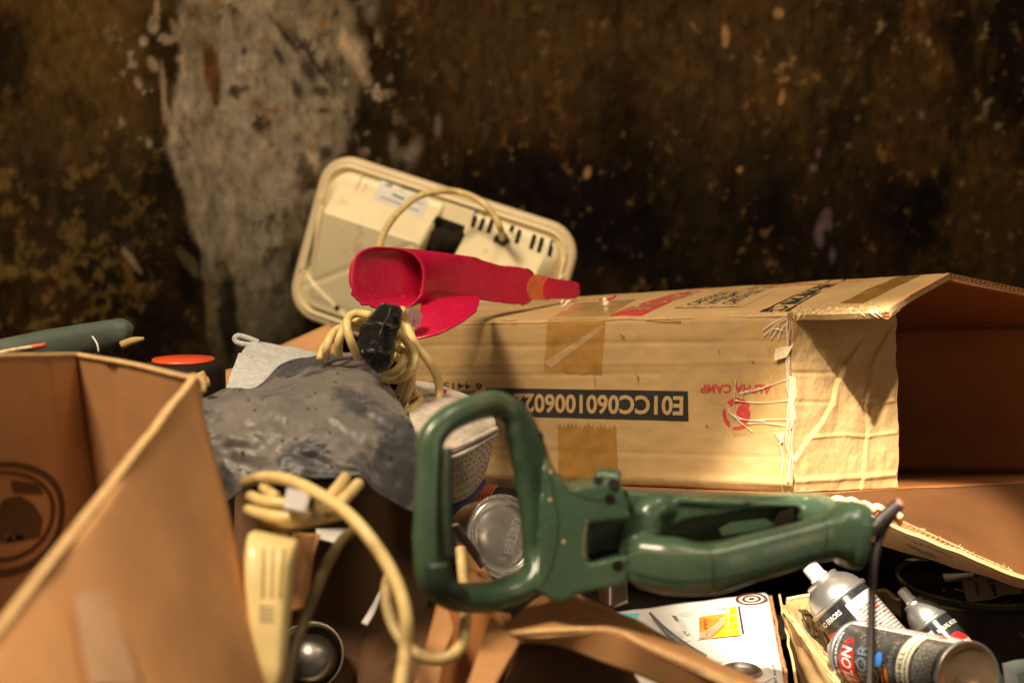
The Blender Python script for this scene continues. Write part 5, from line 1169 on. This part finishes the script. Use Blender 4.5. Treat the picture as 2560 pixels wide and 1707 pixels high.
# ================================================================== GREY CLOTH
g0 = rows_fn([PL([(40, 770, 1.46), (280, 655, 1.50), (490, 642, 1.53), (720, 480, 1.56), (980, 395, 1.58), (1250, 372, 1.58), (1400, 445, 1.56), (1500, 560, 1.53)], 0, 'z7'),
              PL([(20, 790, 1.42), (270, 690, 1.46), (500, 680, 1.48), (740, 600, 1.50), (980, 520, 1.51), (1240, 480, 1.51), (1440, 560, 1.50), (1590, 700, 1.48)], 0, 'z7'),
              PL([(10, 830, 1.36), (270, 760, 1.38), (500, 745, 1.38), (740, 710, 1.39), (980, 680, 1.39), (1250, 690, 1.39), (1480, 740, 1.40), (1680, 860, 1.42)], 0, 'z7'),
              PL([(30, 1000, 1.34), (260, 960, 1.33), (500, 950, 1.32), (740, 930, 1.32), (980, 930, 1.32), (1230, 950, 1.33), (1470, 980, 1.34), (1745, 990, 1.37)], 0, 'z7'),
              PL([(80, 1250, 1.33), (280, 1190, 1.31), (500, 1150, 1.30), (740, 1150, 1.29), (980, 1150, 1.29), (1250, 1170, 1.30), (1500, 1200, 1.32), (1770, 1250, 1.35)], 0, 'z7'),
              PL([(180, 1600, 1.33), (330, 1480, 1.30), (520, 1345, 1.28), (740, 1335, 1.27), (1000, 1340, 1.27), (1320, 1365, 1.28), (1480, 1500, 1.30), (1775, 1640, 1.33)], 0, 'z7')])
cl_cr = [([(.05, .5), (.2, .62), (.35, .55), (.5, .66), (.62, .60)], .03, .005), ([(.3, .45), (.45, .5), (.6, .44)], .02, .003), ([(.55, .72), (.65, .62), (.8, .75), (.9, .88)], .03, .006), ([(.45, .15), (.55, .25), (.62, .12)], .03, .004), ([(.72, .3), (.78, .5), (.9, .6)], .03, .004), ([(.12, .7), (.18, .85), (.3, .9)], .03, .004), ([(.4, .8), (.55, .85), (.7, .95)], .025, .004)]
def cloth(s, t):
    p = g0(s, t); r = .009*nz(s*2.4, t*1.6, 2.2, 101)+.010*(abs(nz(s*1.6+.5*t, t*.7-.2*s, 4.0, 102))-.2)+.005*(abs(nz(s*.9-t*.6, t*2.2, 6, 104))-.2)+.0012*nz(s*2, t*1.5, 14, 103)
    for ln, w_, am in cl_cr: r += crease((s, t), ln, w_, am)
    return p+Vector((-.1, -.75, .6))*r
cloth_o = sheet('grey_cloth', cloth, 150, 120, .002, 'grey', None, edge='grey')
tag(cloth_o, 'dirty dark grey wrinkled fabric bundle with tiny dark perforations left of the green loop handle', 'cloth')
V = []; F = []; sgc = facing(cloth); rr_ = random.Random(4)
for i in range(16):
    for j in range(13):
        s, t = (i+.5+rr_.uniform(-.3, .3)+(j % 2)*.5)/16.5, (j+.5+rr_.uniform(-.25, .25))/13
        if rr_.random() < .74 or s > .99: continue
        n = nrm(cloth, s, t)*sgc; c = cloth(s, t)+n*.0008; a = n.cross(Vector((0, 0, 1))).normalized(); b = n.cross(a); k = len(V); rd = rr_.uniform(.0010, .0019)
        V += [c+a*rd*math.cos(q)+b*rd*math.sin(q)*.8 for q in [x*math.pi/4 for x in range(8)]]; F.append(tuple(range(k, k+8)))
for f_ in F: mk('perforation', [V[q] for q in f_], [tuple(range(len(f_)))], 'dot', cloth_o, False)

# pale terry cloth with hanging loop
w0_ = rows_fn([PL([(470, 285, 1.70), (560, 300, 1.71), (760, 330, 1.72), (990, 385, 1.72), (1060, 440, 1.72)], 0, 'z7'), PL([(400, 360, 1.66), (560, 400, 1.66), (760, 430, 1.66), (960, 470, 1.66), (1060, 520, 1.66)], 0, 'z7'), PL([(350, 430, 1.63), (520, 490, 1.62), (700, 520, 1.62), (900, 560, 1.62), (1050, 600, 1.62)], 0, 'z7'), PL([(250, 690, 1.58), (400, 720, 1.56), (600, 740, 1.56), (850, 760, 1.56), (1000, 780, 1.56)], 0, 'z7')])
tw = sheet('pot_holder', lambda s, t: w0_(s, t)+Vector((.0012*nz(s, t, 30, 111)*(s < .04), -.7, .7))*0+w0_(s, t)*0+Vector((0, -.004*nz(s*2, t*2, 3, 112)-.0008*nz(s*3, t*2, 22, 113), .003*nz(s*2, t*2, 3, 114))), 90, 60, .006, 'towel', None, edge='towel')
tag(tw, 'pale grey quilted terry pot holder behind the dark cloth, its hanging loop at upper left', 'pot holder')
tube('hanging_loop', PL([(520, 300, 1.70), (430, 265, 1.695), (360, 250, 1.69), (338, 275, 1.69), (365, 305, 1.69), (440, 320, 1.69), (500, 330, 1.695)], 0, 'z7'), .0035, 'towel', tw, k=8, sub=5)

# knitted pouch (right of the cloth)
kc = P(1045, 1010, 1.47)
R_ = [PL([(1760, 600, 1.56), (1900, 620, 1.58), (2080, 680, 1.58), (2230, 740, 1.56)], 0, 'z7'),
      PL([(1700, 750, 1.50), (1850, 740, 1.50), (2080, 770, 1.50), (2330, 860, 1.52)], 0, 'z7'),
      PL([(1720, 980, 1.44), (1900, 960, 1.43), (2120, 930, 1.43), (2372, 900, 1.47)], 0, 'z7'),
      PL([(1760, 1240, 1.42), (1950, 1190, 1.40), (2150, 1120, 1.40), (2385, 990, 1.46)], 0, 'z7'),
      PL([(1850, 1400, 1.42), (2030, 1350, 1.41), (2200, 1270, 1.42), (2360, 1120, 1.47)], 0, 'z7'),
      PL([(1950, 1590, 1.45), (2080, 1560, 1.45), (2190, 1500, 1.46), (2290, 1370, 1.49)], 0, 'z7')]
kn = rows_fn(R_); kf = lambda s, t: kn(s, t)+Vector((0, -.0012*nz(s*2, t*2, 12, 121), 0))
kb = sheet('knitted_pouch', kf, 60, 70, .006, 'knit', None, edge='knit'); tag(kb, 'dusty beige knitted pouch with dark piping seen through the green loop handle', 'pouch')
for off, m_, rd in [(.60, 'piping', .0022), (.57, 'knit', .0028), (.635, 'knit', .0024)]:
    tube('piping', [kf(s/14, off)+Vector((0, -.0015, 0)) for s in range(15)], rd, m_, kb, k=8, sub=3)
tube('blue_hem', [kf(s/10, 1)+Vector((0, -.001, -.002)) for s in range(11)], .003, 'blue', kb, k=8, sub=3)
V = []; F = []
for i in range(16):
    for j in range(7):
        s, t = (i+.5+(j % 2)*.5)/16.5, .68+.045*j; c = kf(min(s, 1), t)+Vector((0, -.0015, 0)); k = len(V); rd = .0010
        V += [c+Rt*rd*math.cos(q)+Uv*rd*math.sin(q) for q in [x*math.pi/3 for x in range(6)]]; F.append(tuple(range(k, k+6)))
mk('mesh_holes', V, F, mat('dark_mesh_hole', (.23, .17, .135), .9), kb, False)
for x, y in [(1980, 682), (1842, 880)]:
    pass
o = tube('red_thread', PL([(1965, 675, 1.53), (1995, 688, 1.53)], 0, 'z7'), .0022, 'red', None, k=6, sub=2); tag(o, 'tiny red thread scrap on the beige knitted pouch', 'thread')

# ================================================================== BLACK PLUG AND CREAM CORD COIL
ext = thing('extension_cord', 'coil of yellowed cream cord with a black plug standing up above the grey cloth', 'extension cord', P(1480, 700, 1.50, 'z7'))
CR = .0046
coil = [[(1400, 90), (1290, 72), (1225, 110), (1215, 180), (1245, 290), (1300, 420)],
        [(1380, 150), (1300, 135), (1235, 160), (1180, 215), (1150, 300), (1150, 400)],
        [(1340, 190), (1220, 180), (1130, 205), (1080, 270), (1055, 350), (1050, 420)],
        [(1200, 230), (1090, 280), (1030, 350), (1005, 430)],
        [(1640, 40), (1670, 120), (1710, 230), (1760, 330), (1850, 440), (1915, 560), (1940, 680), (1915, 810), (1850, 930), (1780, 1020), (1740, 1120)],
        [(1580, 200), (1670, 280), (1735, 370), (1745, 460), (1700, 540), (1610, 590), (1500, 590)],
        [(1560, 250), (1630, 300), (1670, 380), (1650, 460), (1590, 530), (1500, 570)],
        [(1590, 330), (1680, 400), (1720, 500), (1720, 600), (1690, 700), (1640, 790)],
        [(1570, 400), (1630, 440), (1660, 520), (1655, 620), (1610, 720)],
        [(1745, 690), (1780, 720), (1780, 770), (1730, 820), (1660, 850)]]
dd = [1.49, 1.505, 1.515, 1.525, 1.50, 1.475, 1.49, 1.49, 1.51, 1.485]
mk('cord', *join([tube_geo([P(x, y, d+.012*math.sin(i*1.3), 'z7') for i, (x, y) in enumerate(c)], CR, k=12, sub=8) for c, d in zip(coil, dd)]), 'cord', ext, True)
plug = blend('plug', [prism_geo([(1478, 5), (1500, -8), (1622, 12), (1648, 48), (1636, 190), (1370, 138), (1400, 105)], 1.444, 1.462, 'z7'),
                      prism_geo([(1362, 138), (1636, 188), (1612, 262), (1585, 330), (1568, 470), (1530, 512), (1470, 545), (1390, 470), (1330, 395), (1308, 300), (1330, 190)], 1.430, 1.468, 'z7'),
                      prism_geo([(1335, 372), (1568, 385), (1562, 400), (1330, 392)], 1.426, 1.44, 'z7')], 'black', ext, .0011, 3)
tube('plug_fin', PL([(1560, 30, 1.437), (1535, 110, 1.432), (1500, 170, 1.426), (1470, 260, 1.420), (1440, 380, 1.422), (1400, 450, 1.43)], 0, 'z7'), 0, 'black', plug, k=8, sub=4, axis=(0, 1, -.2), ra=.0010, rb=.004)
tube('plug_ridge', PL([(1345, 370, 1.426), (1380, 355, 1.424), (1440, 365, 1.422), (1510, 390, 1.424), (1560, 385, 1.43)], 0, 'z7'), .0010, 'black', plug, k=8, sub=4)
tube('plug_ridge', PL([(1370, 130, 1.434), (1450, 145, 1.428), (1540, 170, 1.426), (1620, 180, 1.43)], 0, 'z7'), .0008, 'black', plug, k=8, sub=4)

# ================================================================== LOWER LEFT CORD BUNDLE
lo = thing('cream_cord_bundle', 'yellowed cream cord bundle with white tag and chunky cream plug, lower left', 'power cord', P(400, 1500, 1.1, 'z8'))
lc_ = [([(200, 185, 1.22), (320, 148, 1.20), (450, 155, 1.18), (580, 195, 1.16), (740, 280, 1.14), (900, 390, 1.12), (1050, 550, 1.10), (1180, 740, 1.09), (1270, 930, 1.08), (1315, 1130, 1.07), (1310, 1330, 1.07), (1280, 1560, 1.06), (1250, 1800, 1.05)], .0052),
       ([(1215, 800, 1.19), (1178, 900, 1.19), (1180, 1020, 1.18), (1225, 1170, 1.17), (1300, 1290, 1.16), (1400, 1370, 1.15), (1520, 1405, 1.15), (1630, 1375, 1.15), (1700, 1290, 1.16), (1722, 1160, 1.18), (1725, 1040, 1.24), (1712, 880, 1.27), (1700, 740, 1.28), (1690, 640, 1.29)], .0051),
       ([(895, 150, 1.22), (840, 220, 1.19), (770, 300, 1.17), (700, 350, 1.17)], .0052), ([(985, 190, 1.21), (930, 250, 1.19), (860, 320, 1.17), (780, 380, 1.17)], .0052),
       ([(240, 280, 1.19), (320, 310, 1.17), (420, 325, 1.16), (560, 340, 1.16)], .0052), ([(330, 215, 1.2), (370, 250, 1.19), (420, 290, 1.18)], .005), ([(220, 375, 1.17), (330, 405, 1.15), (450, 425, 1.14), (560, 430, 1.14), (660, 400, 1.15), (755, 355, 1.17)], .0052),
       ([(330, 450, 1.17), (450, 470, 1.16), (600, 460, 1.16), (720, 430, 1.17), (860, 400, 1.19)], .0052), ([(480, 430, 1.19), (470, 480, 1.18), (440, 540, 1.16)], .006)]
mk('cord', *join([tube_geo(PL(p, 0, 'z8'), r, k=14, sub=8) for p, r in lc_]), 'cord', lo, True)
sheet('cord_tag', bil([P(490, 215, 1.150, 'z8'), P(660, 245, 1.150, 'z8'), P(625, 385, 1.122, 'z8'), P(465, 350, 1.122, 'z8')]), 4, 4, .003, 'white', lo, edge='white')
pr = [(402, 545, 150, .007, 1.135), (398, 562, 168, .014, 1.13), (392, 600, 172, .018, 1.125), (375, 700, 168, .020, 1.12), (365, 900, 158, .020, 1.11), (370, 1150, 135, .019, 1.10), (380, 1400, 105, .017, 1.09), (370, 1700, 80, .014, 1.08)]
V = []; F = []
for x, y, hw, dp, d in pr:
    c = P(x, y, d, 'z8'); s = d/FPX/Z['z8'][2]
    for j in range(40):
        th = 2*math.pi*j/40; a, b = math.cos(th), math.sin(th); a = math.copysign(abs(a)**.45, a); b = math.copysign(abs(b)**.45, b)*(1-.12*math.exp(-((a-.1)/.12)**2))
        V.append(c+(Rt*.97-Uv*.20)*(a*hw*s)+Fw*(b*dp))
for i in range(len(pr)-1):
    for j in range(40): F.append((i*40+j, i*40+(j+1) % 40, (i+1)*40+(j+1) % 40, (i+1)*40+j))
F += [tuple(reversed(range(40))), tuple((len(pr)-1)*40+j for j in range(40))]
pb = mk('plug_block', V, F, 'plug_cream', lo, True)
PBV = bvh_of('plug_block')
for y in (1040, 1072, 1104, 1136): surf_line('grip_rib', PBV, [(300, y-6), (330, y), (370, y+6), (400, y+4)], 'z8', .0007, 'scuff', pb)
M['groove'] = mat('grimy_groove', (.38, .26, .09), .6)
for x0, x1 in ((395, 385), (330, 322), (470, 440)): surf_line('side_groove', PBV, [(x0, 640), ((x0+x1)/2, 800), (x1, 980)], 'z8', .0012, 'groove', pb)
o = tube('olive_cable', PL([(1000, 480, 1.24), (880, 570, 1.22), (770, 740, 1.19), (680, 950, 1.16), (600, 1160, 1.13), (530, 1370, 1.11), (480, 1620, 1.09)], 0, 'z8'), .0046, 'cable_olive', None, k=12, sub=8)
tag(o, 'dark olive cable crossing diagonally in front of the steel dish', 'cable')
# tan card behind the plug
sf = rows_fn([PL([(520, 520, 1.22), (720, 540, 1.24)], 0, 'z8'), PL([(520, 700, 1.21), (670, 740, 1.23)], 0, 'z8'), PL([(470, 900, 1.20), (650, 900, 1.22)], 0, 'z8'), PL([(440, 1100, 1.19), (610, 1040, 1.21)], 0, 'z8')])
o = sheet('card_scrap', lambda s, t: sf(s, t)+Vector((0, .004*nz(s, t, 3, 7), 0)), 12, 24, .003, 'card_warm', None); tag(o, 'curled tan cardboard scrap behind the cream plug block', 'cardboard scrap')
o = sheet('paper_scrap', bil([P(690, 500, 1.30, 'z8'), P(950, 490, 1.32, 'z8'), P(870, 610, 1.28, 'z8'), P(700, 560, 1.28, 'z8')]), 8, 6, .001, 'label', None, edge='label'); tag(o, 'grey paper scrap in the dark gap behind the thick cream cord', 'paper scrap')
o = sheet('paper_scrap', rows_fn([PL([(1135, 920, 1.33), (1150, 925, 1.33)], 0, 'z8'), PL([(1060, 1060, 1.32), (1100, 1075, 1.32)], 0, 'z8'), PL([(1005, 1150, 1.31), (1045, 1170, 1.31)], 0, 'z8')]), 4, 14, .001, 'label', None, edge='label'); tag(o, 'narrow torn strip of pinkish paper hanging right of the steel dish', 'paper scrap')
# steel dish with dome
dc = P(640, 1385, 1.36, 'z8'); dax = (-Fw*.80+Uv*.45-Rt*.1).normalized()
ds = thing('steel_dish', 'round steel dish with a polished domed centre lying in the dark at lower left', 'metal dish', dc-dax*.03)
lathe('dish_rim', dc, dax, [(.0335, -.004), (.0350, 0), (.0340, .0012), (.0325, .0004), (.0300, -.010), (.024, -.018)], mat('dark_steel_rim', (.16, .13, .09), .3, metal=1.0), ds, 64)
lathe('polished_dome', dc, dax, [(.0250, -.016), (.0248, -.008), (.0225, -.001), (.018, .005), (.010, .009), (.003, .0103), (.0002, .0104)], 'steel_dim', ds, 64)

# ================================================================== LEFT FOREGROUND BOX
fb = thing('foreground_carton', 'out-of-focus tall tan carton in the left foreground, open at the top', 'cardboard box', P(300, 1700, 1.0))
c0, c1 = P(452, 868, 1.16), P(-190, 1700, .70)
rp = bil([c0, c1, P(400, 2300, .66), P(655, 1700, 1.08)])
sheet('right_panel', lambda s, t: rp(s, t)+Vector((.004*nz(s, t, 3, 131)-.003*math.exp(-((s-.62)/.05)**2), 0, 0)), 50, 40, .006, 'card_warm', fb, edge='edge_pale')
tube('pale_rim', [c0.lerp(c1, i/14)+Vector((-.002, .0, .001+.0015*nz(i, 0, .8, 9))) for i in range(15)], 0, 'edge_pale', fb, k=12, sub=3, axis=(0, 0, 1), ra=.0032, rb=.0015, expo=5)
M['tape_worn'] = mat('worn_pinkish_tape', (.60, .36, .21), .35, var=.1, coat=.2)
dpoly('tape_strip', dmap(rp, [(560, 830), (900, 830), (1100, 1640), (640, 1640)], 'a7', .006, rp), [[(0, .12), (.12, .02), (.4, 0), (.7, .06), (.9, .25), (1, .6), (1, 1), (.1, 1), (.02, .5)]], 'tape_worn', fb, 3)
bp_ = rows_fn([PL([(-160, 826, 1.12), (0, 819, 1.18), (120, 817, 1.235), (168, 816, 1.262), (190, 819, 1.262), (300, 838, 1.22), (400, 862, 1.18), (450, 872, 1.165)], 0), PL([(-160, 1150, 1.16), (0, 1150, 1.22), (150, 1150, 1.29), (200, 1150, 1.31), (222, 1150, 1.31), (310, 1150, 1.27), (400, 1140, 1.23), (470, 1130, 1.21)], 0), PL([(-160, 1750, 1.22), (0, 1750, 1.28), (180, 1750, 1.35), (238, 1750, 1.38), (262, 1750, 1.38), (330, 1750, 1.34), (420, 1750, 1.30), (520, 1700, 1.26)], 0)])
def bpd(s, t):
    r = crease((s, t), [(.50, 0), (.53, .3), (.60, .7)], .012, .004)+crease((s, t), [(.66, 0), (.68, .5)], .012, .003)+crease((s, t), [(.26, 0), (.27, .4)], .012, .003)
    return bp_(s, t)+Vector((0, -1, 0))*r
sheet('back_panel', bpd, 90, 40, .006, 'card_warm', fb, edge='edge_pale', back='card')
tube('pale_rim', [bp_(i/16, 0)+Vector((0, .002, .0005)) for i in range(17)], 0, 'edge_pale', fb, k=12, sub=3, axis=(0, 0, 1), ra=.0030, rb=.0016, expo=5)
sheet('left_panel', bil([P(-165, 826, 1.12), P(-900, 1000, .62), P(-900, 2200, .65), P(-165, 1750, 1.22)]), 8, 8, .006, 'card_warm', fb, edge='edge_pale')
sd = lambda: dmap(bpd, [(-150, 1060), (147, 1060), (147, 1322), (-150, 1322)], 'v', .001, bp_)
f_ = sd(); dpoly('round_print', f_, rgs(.90, 1.0)+rgs(.74, .80), 'card_dark', fb)
dpoly('round_print', f_, [[(.42, .58), (.5, .40), (.62, .36), (.72, .44), (.80, .58), (.78, .72), (.66, .74), (.62, .60), (.56, .62), (.54, .76), (.44, .74)], [(.55, .20), (.75, .24), (.80, .34), (.58, .32)]], 'card_dark', fb, 1)
# torn corner of the rim
tube('torn_corner', PL([(425, 866, 1.18), (448, 862, 1.172), (466, 876, 1.165), (468, 900, 1.16)], 0), .0016, 'edge_pale', fb, k=8, sub=4)

# green power tool behind it, orange-topped reel
pt = thing('green_power_tool', 'blurred dark green power tool housing resting behind the rim of the foreground carton', 'power tool', P(200, 860, 1.62))
tp = PL([(-300, 480, 1.50), (0, 400, 1.54), (300, 320, 1.58), (550, 270, 1.61), (760, 225, 1.64), (880, 205, 1.65), (950, 215, 1.655)], 0, 'a1')
V, F = tube_geo(tp, 0, k=24, sub=6, axis=(0, 1, 0), ra=[.022, .021, .019, .018, .0165, .0155, .010], rb=[.022, .021, .020, .019, .018, .017, .010], expo=2.8)
tb_ = mk('tool_body', V, F, 'teal', pt, True)
tube('tool_tip', PL([(880, 300, 1.62), (960, 268, 1.62), (1045, 250, 1.62)], 0, 'a1'), .0045, 'card', pt, k=8, sub=3, rs=[.005, .0045, .002])
tube('tool_stripe', PL([(0, 352, 1.515), (150, 325, 1.535), (330, 298, 1.555)], 0, 'a1'), .0025, 'fibre', pt, k=8, sub=3)
tube('orange_stripe', PL([(230, 312, 1.543), (330, 297, 1.553)], 0, 'a1'), .0028, 'orange', pt, k=8, sub=3)
tube('seam_line', PL([(670, 235, 1.605), (705, 290, 1.60), (715, 350, 1.60)], 0, 'a1'), .0012, 'label', pt, k=6, sub=3)
rc = P(1330, 420, 1.50, 'a1')
tr = thing('tape_reel', 'black reel with a bright orange-red top disc behind the carton rim', 'tape reel', rc-up*.05)
rrad = 300/2.903*1.5/FPX
lathe('reel_body', rc, (0, -.06, -1), [(rrad*.70, -.0012), (rrad*.93, .001), (rrad*1.0, .008), (rrad*1.0, .034), (rrad*.95, .046), (.001, .047)], 'black_mat', tr, 64)
lathe('top_disc', rc+up*.0005, (0, .06, 1), [(rrad*.74, .0012), (rrad*.73, .0035), (.0005, .0035)], 'disc_orange', tr, 64)
tube('pale_sticker', PL([(1445, 500, 1.450), (1480, 560, 1.450), (1510, 560, 1.452)], 0, 'a1'), .0055, 'card', tr, k=8, sub=3)

# ================================================================== FILL BELOW AND BEHIND
o = sheet('loose_cardboard', bil([P(560, 380, 1.95, 'z7'), P(1100, 140, 2.02, 'z7'), P(1250, 700, 1.90, 'z7'), P(200, 800, 1.80, 'z7')]), 12, 12, .004, 'card_warm', None); tag(o, 'orange-brown loose cardboard sheet wedged behind the pale pot holder', 'cardboard sheet')
o = sheet('loose_cardboard', bil([P(240, 520, 1.70, 'z7'), P(400, 480, 1.72, 'z7'), P(380, 760, 1.66, 'z7'), P(230, 740, 1.64, 'z7')]), 6, 6, .004, 'card_warm', None); tag(o, 'small cardboard corner between the orange reel and the pale pot holder', 'cardboard sheet')
# black toy with orange grille near the tin
gt = thing('black_case', 'black plastic case with an orange ribbed grille lying left of the tin can lid', 'plastic case', P(1120, 1160, 1.62))
mk('case_body', *prism_geo([(520, 665), (1000, 700), (1000, 830), (640, 850), (430, 830)], 1.60, 1.70, 'z4'), 'black', gt, False)
for i in range(6):
    x = 460+i*20; tube('orange_rib', PL([(x+18, 812, 1.597), (x+4, 780, 1.593), (x+20, 730, 1.591), (x+52, 690, 1.593)], 0, 'z4'), .0016, 'orange', gt, k=6, sub=4)
o = tube('webbing_strap', PL([(345, 940, 1.38), (385, 1000, 1.40), (430, 1060, 1.42), (480, 1130, 1.44), (530, 1200, 1.44)], 0, 'z4'), 0, mat('grey_webbing', (.20, .18, .17), .8), None, k=8, sub=4, axis=(0, 1, 0), ra=.0045, rb=.0015); tag(o, 'narrow grey webbing strap running down beside the tin can lid', 'strap')
o = sheet('loose_cardboard', bil([P(350, 1040, 1.47, 'z4'), P(470, 1080, 1.49, 'z4'), P(620, 1340, 1.44, 'z4'), P(420, 1330, 1.42, 'z4')]), 6, 8, .003, 'card_warm', None); tag(o, 'tan cardboard strip under the tin can lid inside the loop handle', 'cardboard sheet')
# dark box under the trimmer's grip
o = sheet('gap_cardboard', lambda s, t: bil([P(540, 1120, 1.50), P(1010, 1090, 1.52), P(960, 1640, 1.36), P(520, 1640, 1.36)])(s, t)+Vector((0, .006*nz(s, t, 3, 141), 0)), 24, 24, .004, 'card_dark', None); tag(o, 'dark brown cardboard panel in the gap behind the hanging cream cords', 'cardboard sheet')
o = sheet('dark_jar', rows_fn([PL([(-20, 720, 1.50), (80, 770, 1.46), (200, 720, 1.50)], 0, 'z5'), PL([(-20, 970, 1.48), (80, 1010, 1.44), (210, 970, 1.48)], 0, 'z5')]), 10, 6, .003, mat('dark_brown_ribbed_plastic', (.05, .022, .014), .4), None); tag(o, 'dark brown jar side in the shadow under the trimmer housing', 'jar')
# black block added to carry the pile and keep its gaps dark
V = []; F = []
def box(x0, x1, y0, y1, z0, z1):
    k = len(V); V.extend([Vector(p) for p in [(x0, y0, z0), (x1, y0, z0), (x1, y1, z0), (x0, y1, z0), (x0, y0, z1), (x1, y0, z1), (x1, y1, z1), (x0, y1, z1)]])
    F.extend([tuple(k+i for i in q) for q in [(0, 3, 2, 1), (4, 5, 6, 7), (0, 1, 5, 4), (1, 2, 6, 5), (2, 3, 7, 6), (3, 0, 4, 7)]])
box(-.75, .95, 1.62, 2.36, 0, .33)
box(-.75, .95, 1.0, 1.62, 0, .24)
o = mk('gap_filler_block', V, F, 'black_mat', None, False); tag(o, 'matt black block added beneath the whole pile to keep the gaps dark', 'filler block')
